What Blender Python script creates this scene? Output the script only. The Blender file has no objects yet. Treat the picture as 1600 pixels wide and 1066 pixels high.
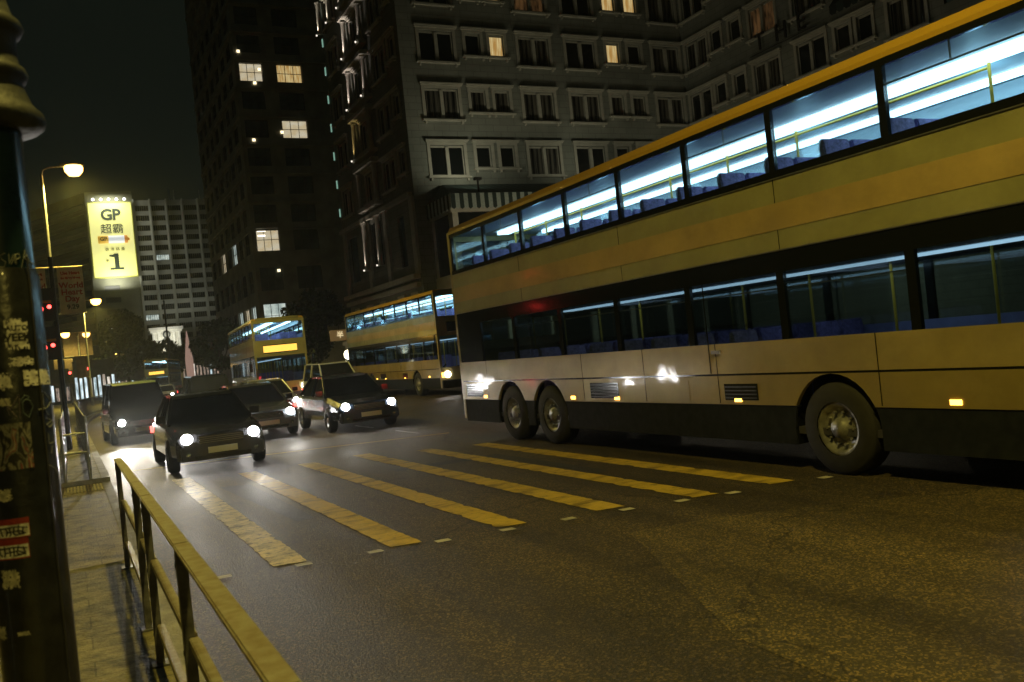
import bpy, bmesh, math, random
from mathutils import Vector, Matrix
random.seed(7)
C = bpy.context.scene.collection
R = math.radians

# ---------------------------------------------------------------- camera, world, exposure
sc = bpy.context.scene
FPX, CAMH, ROLL, PITCH = 1400.0, 1.75, R(5.9), R(0.28)
TH = math.atan(699 / FPX)
fw = Vector((math.sin(TH) * math.cos(PITCH), math.cos(TH) * math.cos(PITCH), math.sin(PITCH)))
r0 = Vector((math.cos(TH), -math.sin(TH), 0)); u0 = r0.cross(fw)
rt = r0 * math.cos(ROLL) - u0 * math.sin(ROLL); up = r0 * math.sin(ROLL) + u0 * math.cos(ROLL)
cam = bpy.data.objects.new('camera', bpy.data.cameras.new('camera')); C.objects.link(cam)
cam.data.sensor_width = 36; cam.data.lens = FPX / 1600 * 36
cam.data.clip_start = 0.05; cam.data.clip_end = 3000
M3 = Matrix((rt, up, -fw)).transposed()
cam.matrix_world = Matrix.Translation((0, 0, CAMH)) @ M3.to_4x4()
sc.camera = cam
cam.data.dof.use_dof = True; cam.data.dof.focus_distance = 13.0; cam.data.dof.aperture_fstop = 4.5

w = bpy.data.worlds.new('World'); sc.world = w; w.use_nodes = True
nt = w.node_tree; nt.nodes.clear()
o_ = nt.nodes.new('ShaderNodeOutputWorld'); b_ = nt.nodes.new('ShaderNodeBackground')
b_.inputs['Color'].default_value = (0.0044, 0.0062, 0.0044, 1); b_.inputs['Strength'].default_value = 1.0
nt.links.new(b_.outputs[0], o_.inputs[0])
sc.view_settings.view_transform = 'Standard'; sc.view_settings.look = 'None'
sc.view_settings.exposure = 0; sc.view_settings.gamma = 1
sc.render.engine = 'CYCLES'
sc.cycles.use_denoising = True
sc.cycles.max_bounces = 6; sc.cycles.transparent_max_bounces = 24
sc.cycles.sample_clamp_indirect = 3.0
sc.cycles.caustics_reflective = False; sc.cycles.caustics_refractive = False

HAZE = 0.00055
# ---------------------------------------------------------------- materials
def mat(name, col, rough=0.6, metal=0.0, noise=0.0, nscale=8.0, bump=0.0, bscale=40.0, coat=0.0, spec=0.5, col2=None, detail=6):
    m = bpy.data.materials.new(name); m.use_nodes = True
    n = m.node_tree.nodes; l = m.node_tree.links
    p = n['Principled BSDF']
    p.inputs['Base Color'].default_value = (*col, 1); p.inputs['Roughness'].default_value = rough
    p.inputs['Metallic'].default_value = metal; p.inputs['Coat Weight'].default_value = coat
    p.inputs['Coat Roughness'].default_value = 0.08
    p.inputs['Specular IOR Level'].default_value = spec
    tc = n.new('ShaderNodeTexCoord')
    if noise or col2:
        t = n.new('ShaderNodeTexNoise'); t.inputs['Scale'].default_value = nscale; t.inputs['Detail'].default_value = detail
        l.new(tc.outputs['Object'], t.inputs['Vector'])
        r = n.new('ShaderNodeValToRGB'); l.new(t.outputs['Fac'], r.inputs['Fac'])
        c2 = col2 if col2 else tuple(c * (1 - noise) for c in col)
        c1 = col if col2 else tuple(min(1, c * (1 + noise)) for c in col)
        r.color_ramp.elements[0].position = 0.35; r.color_ramp.elements[0].color = (*c2, 1)
        r.color_ramp.elements[1].position = 0.65; r.color_ramp.elements[1].color = (*c1, 1)
        l.new(r.outputs['Color'], p.inputs['Base Color'])
    if bump:
        t2 = n.new('ShaderNodeTexNoise'); t2.inputs['Scale'].default_value = bscale; t2.inputs['Detail'].default_value = 5
        l.new(tc.outputs['Object'], t2.inputs['Vector'])
        bn = n.new('ShaderNodeBump'); bn.inputs['Strength'].default_value = bump; bn.inputs['Distance'].default_value = 0.02
        l.new(t2.outputs['Fac'], bn.inputs['Height']); l.new(bn.outputs['Normal'], p.inputs['Normal'])
    return m

def emit(name, col, strength, base=(0.02, 0.02, 0.02), sample=False):
    m = bpy.data.materials.new(name); m.use_nodes = True
    p = m.node_tree.nodes['Principled BSDF']
    p.inputs['Base Color'].default_value = (*base, 1)
    p.inputs['Emission Color'].default_value = (*col, 1); p.inputs['Emission Strength'].default_value = strength
    if not sample: m.cycles.emission_sampling = 'NONE'
    return m

def emit_tex(name, c1, c2, strength, scale=(3, 3, 3), kind='noise'):
    """lit room seen through a window: uneven light, curtain folds"""
    m = bpy.data.materials.new(name); m.use_nodes = True
    n = m.node_tree.nodes; l = m.node_tree.links; p = n['Principled BSDF']
    p.inputs['Base Color'].default_value = (0.02, 0.02, 0.02, 1); p.inputs['Roughness'].default_value = 0.15
    tc = n.new('ShaderNodeTexCoord'); mp = n.new('ShaderNodeMapping'); mp.inputs['Scale'].default_value = scale
    l.new(tc.outputs['Object'], mp.inputs['Vector'])
    t = n.new('ShaderNodeTexNoise'); t.inputs['Scale'].default_value = 1.0; t.inputs['Detail'].default_value = 3
    l.new(mp.outputs[0], t.inputs['Vector'])
    r = n.new('ShaderNodeValToRGB'); l.new(t.outputs['Fac'], r.inputs['Fac'])
    r.color_ramp.elements[0].position = 0.35; r.color_ramp.elements[0].color = (*c1, 1)
    r.color_ramp.elements[1].position = 0.65; r.color_ramp.elements[1].color = (*c2, 1)
    l.new(r.outputs['Color'], p.inputs['Emission Color']); p.inputs['Emission Strength'].default_value = strength
    m.cycles.emission_sampling = 'NONE'
    return m

def glass(name, tint=(0.75, 0.85, 0.9), gl=0.12, rough=0.02):
    m = bpy.data.materials.new(name); m.use_nodes = True
    n = m.node_tree.nodes; l = m.node_tree.links; n.clear()
    o = n.new('ShaderNodeOutputMaterial'); mx = n.new('ShaderNodeMixShader'); tr = n.new('ShaderNodeBsdfTransparent')
    g = n.new('ShaderNodeBsdfGlossy'); lw = n.new('ShaderNodeLayerWeight'); lw.inputs['Blend'].default_value = 0.35
    mu = n.new('ShaderNodeMath'); mu.operation = 'MULTIPLY_ADD'; mu.inputs[1].default_value = 0.45; mu.inputs[2].default_value = gl * 0.3
    l.new(lw.outputs['Fresnel'], mu.inputs[0]); l.new(mu.outputs[0], mx.inputs['Fac'])
    tr.inputs['Color'].default_value = (*tint, 1); g.inputs['Roughness'].default_value = rough
    l.new(tr.outputs[0], mx.inputs[1]); l.new(g.outputs[0], mx.inputs[2]); l.new(mx.outputs[0], o.inputs[0])
    return m

def asphalt(name, base, dark, light, patch=True):
    m = bpy.data.materials.new(name); m.use_nodes = True
    n = m.node_tree.nodes; l = m.node_tree.links; p = n['Principled BSDF']
    tc = n.new('ShaderNodeTexCoord')
    def noise(scale, det=4, rough=0.6):
        t = n.new('ShaderNodeTexNoise'); t.inputs['Scale'].default_value = scale; t.inputs['Detail'].default_value = det
        t.inputs['Roughness'].default_value = rough; l.new(tc.outputs['Object'], t.inputs['Vector']); return t
    a = noise(0.35, 5); f = noise(55, 3, 0.7); v = n.new('ShaderNodeTexVoronoi'); v.inputs['Scale'].default_value = 75
    l.new(tc.outputs['Object'], v.inputs['Vector'])
    r1 = n.new('ShaderNodeValToRGB'); l.new(a.outputs['Fac'], r1.inputs['Fac'])
    r1.color_ramp.elements[0].position = 0.3; r1.color_ramp.elements[0].color = (*dark, 1)
    r1.color_ramp.elements[1].position = 0.7; r1.color_ramp.elements[1].color = (*base, 1)
    r2 = n.new('ShaderNodeValToRGB'); l.new(v.outputs['Color'], r2.inputs['Fac'])
    r2.color_ramp.elements[0].position = 0.55; r2.color_ramp.elements[0].color = (0.55, 0.55, 0.55, 1)
    r2.color_ramp.elements[1].position = 0.95; r2.color_ramp.elements[1].color = (*[x / max(base) for x in light], 1)
    mx = n.new('ShaderNodeMix'); mx.data_type = 'RGBA'; mx.blend_type = 'MULTIPLY'; mx.inputs['Factor'].default_value = 1
    l.new(r1.outputs['Color'], mx.inputs['A']); l.new(r2.outputs['Color'], mx.inputs['B'])
    # tar streaks along the wheel paths
    mp = n.new('ShaderNodeMapping'); mp.inputs['Scale'].default_value = (1.6, 0.08, 1); l.new(tc.outputs['Object'], mp.inputs['Vector'])
    s = n.new('ShaderNodeTexNoise'); s.inputs['Scale'].default_value = 1.0; s.inputs['Detail'].default_value = 6; l.new(mp.outputs[0], s.inputs['Vector'])
    r3 = n.new('ShaderNodeValToRGB'); l.new(s.outputs['Fac'], r3.inputs['Fac'])
    r3.color_ramp.elements[0].position = 0.36; r3.color_ramp.elements[0].color = (0.42, 0.42, 0.44, 1)
    r3.color_ramp.elements[1].position = 0.6; r3.color_ramp.elements[1].color = (1, 1, 1, 1)
    m2 = n.new('ShaderNodeMix'); m2.data_type = 'RGBA'; m2.blend_type = 'MULTIPLY'; m2.inputs['Factor'].default_value = 1
    l.new(mx.outputs['Result'], m2.inputs['A']); l.new(r3.outputs['Color'], m2.inputs['B'])
    # hairline cracks and small oil spots
    wv = n.new('ShaderNodeTexNoise'); wv.inputs['Scale'].default_value = 2.0; wv.inputs['Detail'].default_value = 5; l.new(tc.outputs['Object'], wv.inputs['Vector'])
    va = n.new('ShaderNodeVectorMath'); va.operation = 'MULTIPLY_ADD'; va.inputs[1].default_value = (0.9, 0.9, 0); l.new(wv.outputs['Color'], va.inputs[0]); l.new(tc.outputs['Object'], va.inputs[2])
    cv = n.new('ShaderNodeTexVoronoi'); cv.feature = 'DISTANCE_TO_EDGE'; cv.inputs['Scale'].default_value = 0.28; l.new(va.outputs[0], cv.inputs['Vector'])
    cr = n.new('ShaderNodeMapRange'); l.new(cv.outputs['Distance'], cr.inputs['Value']); cr.inputs['From Min'].default_value = 0.001; cr.inputs['From Max'].default_value = 0.006; cr.inputs['To Min'].default_value = 0.35
    ov = n.new('ShaderNodeTexNoise'); ov.inputs['Scale'].default_value = 1.7; ov.inputs['Detail'].default_value = 2; l.new(tc.outputs['Object'], ov.inputs['Vector'])
    orr = n.new('ShaderNodeMapRange'); l.new(ov.outputs['Fac'], orr.inputs['Value']); orr.inputs['From Min'].default_value = 0.66; orr.inputs['From Max'].default_value = 0.74; orr.inputs['To Min'].default_value = 1.0; orr.inputs['To Max'].default_value = 0.55
    mm_ = n.new('ShaderNodeMath'); mm_.operation = 'MULTIPLY'; l.new(cr.outputs[0], mm_.inputs[0]); l.new(orr.outputs[0], mm_.inputs[1])
    m4 = n.new('ShaderNodeMix'); m4.data_type = 'RGBA'; m4.blend_type = 'MULTIPLY'; m4.inputs['Factor'].default_value = 1
    l.new(m2.outputs['Result'], m4.inputs['A']); l.new(mm_.outputs[0], m4.inputs['B'])
    l.new(m4.outputs['Result'], p.inputs['Base Color'])
    rr = n.new('ShaderNodeMapRange'); l.new(s.outputs['Fac'], rr.inputs['Value']); rr.inputs['To Min'].default_value = 0.42; rr.inputs['To Max'].default_value = 0.75
    l.new(rr.outputs[0], p.inputs['Roughness'])
    bn = n.new('ShaderNodeBump'); bn.inputs['Strength'].default_value = 1.0; bn.inputs['Distance'].default_value = 0.02
    l.new(f.outputs['Fac'], bn.inputs['Height']); l.new(bn.outputs['Normal'], p.inputs['Normal'])
    return m

def paving(name, base, bw=0.4, bh=0.4, rot=0):
    m = bpy.data.materials.new(name); m.use_nodes = True
    n = m.node_tree.nodes; l = m.node_tree.links; p = n['Principled BSDF']
    tc = n.new('ShaderNodeTexCoord'); mp = n.new('ShaderNodeMapping'); mp.inputs['Rotation'].default_value = (0, 0, rot)
    l.new(tc.outputs['Object'], mp.inputs['Vector'])
    b = n.new('ShaderNodeTexBrick'); b.inputs['Scale'].default_value = 1; b.inputs['Brick Width'].default_value = bw; b.inputs['Row Height'].default_value = bh
    b.inputs['Mortar Size'].default_value = 0.006; b.inputs['Color1'].default_value = (*base, 1)
    b.inputs['Color2'].default_value = (*[c * 0.72 for c in base], 1); b.inputs['Mortar'].default_value = (*[c * 0.5 for c in base], 1)
    l.new(mp.outputs[0], b.inputs['Vector'])
    t = n.new('ShaderNodeTexNoise'); t.inputs['Scale'].default_value = 5; t.inputs['Detail'].default_value = 8; t.inputs['Roughness'].default_value = 0.7
    l.new(tc.outputs['Object'], t.inputs['Vector'])
    r = n.new('ShaderNodeValToRGB'); l.new(t.outputs['Fac'], r.inputs['Fac'])
    r.color_ramp.elements[0].position = 0.36; r.color_ramp.elements[0].color = (0.25, 0.25, 0.25, 1)
    r.color_ramp.elements[1].position = 0.6; r.color_ramp.elements[1].color = (1, 1, 1, 1)
    mx = n.new('ShaderNodeMix'); mx.data_type = 'RGBA'; mx.blend_type = 'MULTIPLY'; mx.inputs['Factor'].default_value = 1
    l.new(b.outputs['Color'], mx.inputs['A']); l.new(r.outputs['Color'], mx.inputs['B'])
    l.new(mx.outputs['Result'], p.inputs['Base Color']); p.inputs['Roughness'].default_value = 0.75
    t9 = n.new('ShaderNodeTexNoise'); t9.inputs['Scale'].default_value = 45; t9.inputs['Detail'].default_value = 4; l.new(tc.outputs['Object'], t9.inputs['Vector'])
    bn = n.new('ShaderNodeBump'); bn.inputs['Strength'].default_value = 0.9; bn.inputs['Distance'].default_value = 0.015
    l.new(t9.outputs['Fac'], bn.inputs['Height']); l.new(bn.outputs['Normal'], p.inputs['Normal'])
    return m

def worn_paint(name, col, under, thr=0.42):
    m = bpy.data.materials.new(name); m.use_nodes = True
    n = m.node_tree.nodes; l = m.node_tree.links; p = n['Principled BSDF']
    tc = n.new('ShaderNodeTexCoord')
    t = n.new('ShaderNodeTexNoise'); t.inputs['Scale'].default_value = 9; t.inputs['Detail'].default_value = 10; t.inputs['Roughness'].default_value = 0.75
    l.new(tc.outputs['Object'], t.inputs['Vector'])
    r = n.new('ShaderNodeValToRGB'); l.new(t.outputs['Fac'], r.inputs['Fac'])
    r.color_ramp.elements[0].position = thr - 0.1; r.color_ramp.elements[0].color = (*under, 1)
    r.color_ramp.elements[1].position = thr + 0.02; r.color_ramp.elements[1].color = (*[c * 0.8 for c in col], 1)
    e = r.color_ramp.elements.new(0.7); e.color = (*col, 1)
    mpp = n.new('ShaderNodeMapping'); mpp.inputs['Scale'].default_value = (1.2, 3.2, 1); l.new(tc.outputs['Object'], mpp.inputs['Vector'])
    tw_ = n.new('ShaderNodeTexNoise'); tw_.inputs['Scale'].default_value = 1; tw_.inputs['Detail'].default_value = 8; tw_.inputs['Roughness'].default_value = 0.7; l.new(mpp.outputs[0], tw_.inputs['Vector'])
    rw = n.new('ShaderNodeValToRGB'); l.new(tw_.outputs['Fac'], rw.inputs['Fac']); rw.color_ramp.elements[0].position = 0.36; rw.color_ramp.elements[0].color = (0.35, 0.35, 0.35, 1); rw.color_ramp.elements[1].position = 0.52; rw.color_ramp.elements[1].color = (1, 1, 1, 1)
    mw = n.new('ShaderNodeMix'); mw.data_type = 'RGBA'; mw.blend_type = 'MULTIPLY'; mw.inputs['Factor'].default_value = 1
    l.new(r.outputs['Color'], mw.inputs['A']); l.new(rw.outputs['Color'], mw.inputs['B'])
    l.new(mw.outputs['Result'], p.inputs['Base Color']); p.inputs['Roughness'].default_value = 0.6
    f = n.new('ShaderNodeTexNoise'); f.inputs['Scale'].default_value = 60; l.new(tc.outputs['Object'], f.inputs['Vector'])
    bn = n.new('ShaderNodeBump'); bn.inputs['Strength'].default_value = 0.4; bn.inputs['Distance'].default_value = 0.008
    l.new(f.outputs['Fac'], bn.inputs['Height']); l.new(bn.outputs['Normal'], p.inputs['Normal'])
    return m

ASPH = asphalt('asphalt', (0.088, 0.072, 0.044), (0.046, 0.039, 0.026), (0.34, 0.28, 0.19))
ASPH2 = asphalt('new asphalt', (0.04, 0.044, 0.05), (0.03, 0.034, 0.04), (0.07, 0.075, 0.08))
ASPH3 = asphalt('relaid asphalt', (0.12, 0.10, 0.06), (0.10, 0.085, 0.05), (0.40, 0.33, 0.22))
PAVE = paving('paving slabs', (0.30, 0.27, 0.13), 0.6, 0.3)
PAVE2 = paving('tactile paving', (0.42, 0.35, 0.14), 0.3, 0.3)
KERB = mat('kerb stone', (0.26, 0.25, 0.22), 0.8, noise=0.3, nscale=5, bump=0.4)
YEL = worn_paint('yellow road paint', (0.66, 0.47, 0.07), (0.14, 0.11, 0.05), 0.42)
YEL2 = worn_paint('worn yellow road paint', (0.74, 0.60, 0.24), (0.10, 0.09, 0.05), 0.49)
WHT = worn_paint('white road paint', (0.6, 0.57, 0.5), (0.2, 0.18, 0.15), 0.36)
GALV = mat('galvanised steel', (0.42, 0.43, 0.42), 0.38, 0.75, noise=0.18, nscale=14, bump=0.15)
BLK = mat('black pole paint', (0.016, 0.018, 0.020), 0.32, noise=0.35, nscale=20, bump=0.12, coat=0.3)
IRON = mat('grey cast iron paint', (0.034, 0.037, 0.040), 0.6, noise=0.3, nscale=12, bump=0.2, spec=0.3)
DGREY = mat('dark grey metal', (0.05, 0.05, 0.05), 0.5, 0.3, noise=0.2)
RUB = mat('tyre rubber', (0.018, 0.018, 0.018), 0.85, noise=0.2)
STONE = mat('hotel render', (0.19, 0.205, 0.175), 0.85, noise=0.12, nscale=0.7, bump=0.15, bscale=6)
def coursed(m, bw=1.0, bh=0.42, k=0.10):
    n = m.node_tree.nodes; l = m.node_tree.links; p = n['Principled BSDF']
    src = p.inputs['Base Color'].links[0].from_socket
    tc = n.new('ShaderNodeTexCoord'); sx = n.new('ShaderNodeSeparateXYZ'); l.new(tc.outputs['Object'], sx.inputs[0])
    ad = n.new('ShaderNodeMath'); l.new(sx.outputs['X'], ad.inputs[0]); l.new(sx.outputs['Y'], ad.inputs[1])
    cb = n.new('ShaderNodeCombineXYZ'); l.new(ad.outputs[0], cb.inputs['X']); l.new(sx.outputs['Z'], cb.inputs['Y'])
    b = n.new('ShaderNodeTexBrick'); b.inputs['Scale'].default_value = 1; b.inputs['Brick Width'].default_value = bw; b.inputs['Row Height'].default_value = bh; b.inputs['Mortar Size'].default_value = 0.018
    b.inputs['Color1'].default_value = (1, 1, 1, 1); b.inputs['Color2'].default_value = (1 - k, 1 - k, 1 - k, 1); b.inputs['Mortar'].default_value = (0.62, 0.62, 0.62, 1)
    l.new(cb.outputs[0], b.inputs['Vector'])
    mx = n.new('ShaderNodeMix'); mx.data_type = 'RGBA'; mx.blend_type = 'MULTIPLY'; mx.inputs['Factor'].default_value = 1
    l.new(src, mx.inputs['A']); l.new(b.outputs['Color'], mx.inputs['B']); l.new(mx.outputs['Result'], p.inputs['Base Color'])
coursed(STONE)
TRIM = mat('hotel stone trim', (0.35, 0.345, 0.29), 0.8, noise=0.1, nscale=2, bump=0.1, bscale=8)
DGLASS = mat('dark window glass', (0.008, 0.010, 0.010), 0.08, spec=0.6)
GLASS = glass('clear glass')
VGLASS = glass('vehicle glass', (0.72, 0.82, 0.86), 0.15)
LEAF = mat('dark foliage', (0.05, 0.075, 0.03), 0.6, noise=0.5, nscale=1.2)
LEAF2 = mat('bright hedge foliage', (0.10, 0.17, 0.03), 0.6, noise=0.4, nscale=3)
BARK = mat('bark', (0.07, 0.055, 0.04), 0.9, noise=0.3, nscale=6, bump=0.5, bscale=14)
WARM = emit_tex('lit curtained room', (0.62, 0.34, 0.09), (1.0, 0.80, 0.38), 0.6, (7, 7, 0.7))
WARMD = emit_tex('dimly lit room', (0.05, 0.03, 0.015), (0.9, 0.45, 0.16), 0.07, (4, 4, 1))
def curtain_mat():
    m = mat('drawn curtain behind glass', (0.05, 0.05, 0.042), 0.25, spec=0.5); n = m.node_tree.nodes; l = m.node_tree.links; p = n['Principled BSDF']
    tc = n.new('ShaderNodeTexCoord'); mp = n.new('ShaderNodeMapping'); mp.inputs['Scale'].default_value = (9, 9, 0.3); l.new(tc.outputs['Object'], mp.inputs['Vector'])
    t = n.new('ShaderNodeTexNoise'); t.inputs['Scale'].default_value = 1; t.inputs['Detail'].default_value = 3; l.new(mp.outputs[0], t.inputs['Vector'])
    r = n.new('ShaderNodeValToRGB'); l.new(t.outputs['Fac'], r.inputs['Fac']); r.color_ramp.elements[0].position = 0.4; r.color_ramp.elements[0].color = (0.01, 0.01, 0.01, 1); r.color_ramp.elements[1].position = 0.6; r.color_ramp.elements[1].color = (0.11, 0.105, 0.085, 1)
    l.new(r.outputs['Color'], p.inputs['Base Color']); return m
CURT = curtain_mat()
OFFICE = emit_tex('lit office room', (0.9, 0.72, 0.42), (1, 0.9, 0.66), 0.55, (0.9, 0.9, 1.4))
COOL = emit_tex('cool lit room', (0.35, 0.45, 0.42), (0.85, 0.95, 0.85), 0.75, (1.0, 1.0, 0.9))
SODIUM = emit('sodium lamp bowl', (1.0, 0.58, 0.12), 9)
WHITEL = emit('white lamp', (1.0, 0.97, 0.9), 40)
HEADL = emit('headlamp lens', (1.0, 0.97, 0.93), 45)
REDL = emit('red light', (1.0, 0.05, 0.04), 9)
AMBL = emit('amber light', (1.0, 0.5, 0.08), 6)

# ---------------------------------------------------------------- mesh helpers
class MB:
    def __init__(s): s.v = []; s.f = []; s.mi = []; s.sm = []; s.cur = 0
    def m(s, i): s.cur = i; return s
    def add(s, vs, fs, smooth=False):
        b = len(s.v); s.v += [tuple(p) for p in vs]
        for q in fs: s.f.append([b + i for i in q]); s.mi.append(s.cur); s.sm.append(smooth)
        return s
    def box(s, x0, x1, y0, y1, z0, z1):
        x0, x1 = sorted((x0, x1)); y0, y1 = sorted((y0, y1)); z0, z1 = sorted((z0, z1))
        vs = [(x, y, z) for z in (z0, z1) for y in (y0, y1) for x in (x0, x1)]
        return s.add(vs, [(0, 2, 3, 1), (4, 5, 7, 6), (0, 1, 5, 4), (2, 6, 7, 3), (0, 4, 6, 2), (1, 3, 7, 5)])
    def cbox(s, c, d): return s.box(c[0] - d[0] / 2, c[0] + d[0] / 2, c[1] - d[1] / 2, c[1] + d[1] / 2, c[2] - d[2] / 2, c[2] + d[2] / 2)
    def quad(s, a, b, c, d): return s.add([a, b, c, d], [(0, 1, 2, 3)])
    def tube(s, pts, r, n=10, cap=True):
        pts = [Vector(p) for p in pts]; rs = r if isinstance(r, (list, tuple)) else [r] * len(pts)
        vs = []; prev = None
        for i, p in enumerate(pts):
            d = (pts[min(i + 1, len(pts) - 1)] - pts[max(i - 1, 0)]).normalized()
            a = prev if prev and abs(prev.dot(d)) < 0.95 else (Vector((0, 0, 1)) if abs(d.z) < 0.9 else Vector((1, 0, 0)))
            x = d.cross(a).normalized(); y = x.cross(d).normalized(); prev = y
            for k in range(n):
                t = 2 * math.pi * k / n; vs.append(p + (x * math.cos(t) + y * math.sin(t)) * rs[i])
        fs = [(i * n + k, i * n + (k + 1) % n, (i + 1) * n + (k + 1) % n, (i + 1) * n + k) for i in range(len(pts) - 1) for k in range(n)]
        s.add(vs, fs, True)
        if cap: s.add(vs[:n], [tuple(range(n))]); s.add(vs[-n:], [tuple(reversed(range(n)))])
        return s
    def lathe(s, prof, c=(0, 0, 0), n=32, axis='z', cap=True):
        vs = []
        for r, z in prof:
            for k in range(n):
                t = 2 * math.pi * k / n; a, b = r * math.cos(t), r * math.sin(t)
                vs.append((c[0] + a, c[1] + b, c[2] + z) if axis == 'z' else (c[0] + z, c[1] + a, c[2] + b) if axis == 'x' else (c[0] + a, c[1] + z, c[2] + b))
        fs = [(i * n + k, i * n + (k + 1) % n, (i + 1) * n + (k + 1) % n, (i + 1) * n + k) for i in range(len(prof) - 1) for k in range(n)]
        s.add(vs, fs, True)
        if not cap: return s
        if prof[0][0] > 1e-4: s.add(vs[:n], [tuple(reversed(range(n)))])
        if prof[-1][0] > 1e-4: s.add(vs[-n:], [tuple(range(n))])
        return s
    def prism(s, poly, z0, z1, axis='z'):
        """poly of 2D points extruded along an axis"""
        n = len(poly)
        def P(p, h): return (p[0], p[1], h) if axis == 'z' else (h, p[0], p[1]) if axis == 'x' else (p[0], h, p[1])
        vs = [P(p, z0) for p in poly] + [P(p, z1) for p in poly]
        fs = [tuple(reversed(range(n))), tuple(range(n, 2 * n))] + [(i, (i + 1) % n, n + (i + 1) % n, n + i) for i in range(n)]
        return s.add(vs, fs)
    def mesh(s, name, mats, bevel=0):
        me = bpy.data.meshes.new(name); me.from_pydata(s.v, [], s.f)
        for q in (mats if isinstance(mats, (list, tuple)) else [mats]): me.materials.append(q)
        for i, p in enumerate(me.polygons): p.material_index = s.mi[i]; p.use_smooth = s.sm[i]
        me.update(); me.validate()
        bm = bmesh.new(); bm.from_mesh(me); bmesh.ops.recalc_face_normals(bm, faces=bm.faces)
        if bevel:
            bmesh.ops.remove_doubles(bm, verts=bm.verts, dist=1e-5)
            es = [e for e in bm.edges if len(e.link_faces) == 2 and e.calc_face_angle(0) > 0.6]
            bmesh.ops.bevel(bm, geom=es, offset=bevel, segments=2, affect='EDGES', clamp_overlap=True)
        bm.to_mesh(me); bm.free()
        return me
    def build(s, name, mats, parent=None, bevel=0, loc=None, rz=None, label=None):
        o = bpy.data.objects.new(name, s.mesh(name, mats, bevel)); C.objects.link(o)
        if parent: o.parent = parent
        if loc: o.location = loc
        if rz is not None: o.rotation_euler = (0, 0, rz)
        if label: o['label'] = label
        return o

def thing(name, label, cat, loc=(0, 0, 0), rz=0, group=None):
    o = bpy.data.objects.new(name, None); C.objects.link(o); o.location = loc; o.rotation_euler = (0, 0, rz)
    o.empty_display_size = 0.3
    o['label'] = label; o['category'] = cat
    if group: o['group'] = group
    return o
def tag(o, label, cat, group=None):
    o['label'] = label; o['category'] = cat
    if group: o['group'] = group
    return o
def struct(o, kind='structure'): o['kind'] = kind; return o
def inst(name, me, parent, loc, rz=0, label=None):
    o = bpy.data.objects.new(name, me); C.objects.link(o); o.parent = parent; o.location = loc; o.rotation_euler = (0, 0, rz)
    if label: o['label'] = label
    return o
def copy_tree(o, parent=None):
    c = o.copy(); C.objects.link(c)
    if parent: c.parent = parent
    for ch in [k for k in o.children]: copy_tree(ch, c)
    return c
def light(kind, loc, energy, col, size=0.2, aim=None, ang=None, blend=0.6, parent=None, name='lamp_light'):
    d = bpy.data.lights.new(name, kind); d.energy = energy; d.color = col
    if kind == 'SPOT': d.spot_size = ang or R(150); d.spot_blend = blend; d.shadow_soft_size = size
    elif kind == 'POINT': d.shadow_soft_size = size
    o = bpy.data.objects.new(name, d); C.objects.link(o); o.location = loc
    if parent: o.parent = parent
    if aim is not None:
        o.rotation_euler = (Vector(aim) - Vector(loc)).to_track_quat('-Z', 'Y').to_euler()
    return o
def text_mesh(txt, size, offset=0.0, extrude=0.0, align='CENTER', space=1.0, line=1.0):
    cu = bpy.data.curves.new('lettering', 'FONT'); cu.body = txt; cu.size = size; cu.offset = offset; cu.extrude = extrude
    cu.align_x = align; cu.align_y = 'CENTER'; cu.space_character = space; cu.space_line = line; cu.resolution_u = 3
    o = bpy.data.objects.new('lettering', cu); C.objects.link(o)
    dg = bpy.context.evaluated_depsgraph_get(); me = bpy.data.meshes.new_from_object(o.evaluated_get(dg))
    bpy.data.objects.remove(o); return me
def text_obj(name, txt, size, m, parent, loc, rot=(math.pi / 2, 0, 0), **k):
    me = text_mesh(txt, size, **k); me.materials.clear(); me.materials.append(m)
    o = bpy.data.objects.new(name, me); C.objects.link(o); o.parent = parent; o.location = loc; o.rotation_euler = rot
    return o

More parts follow.
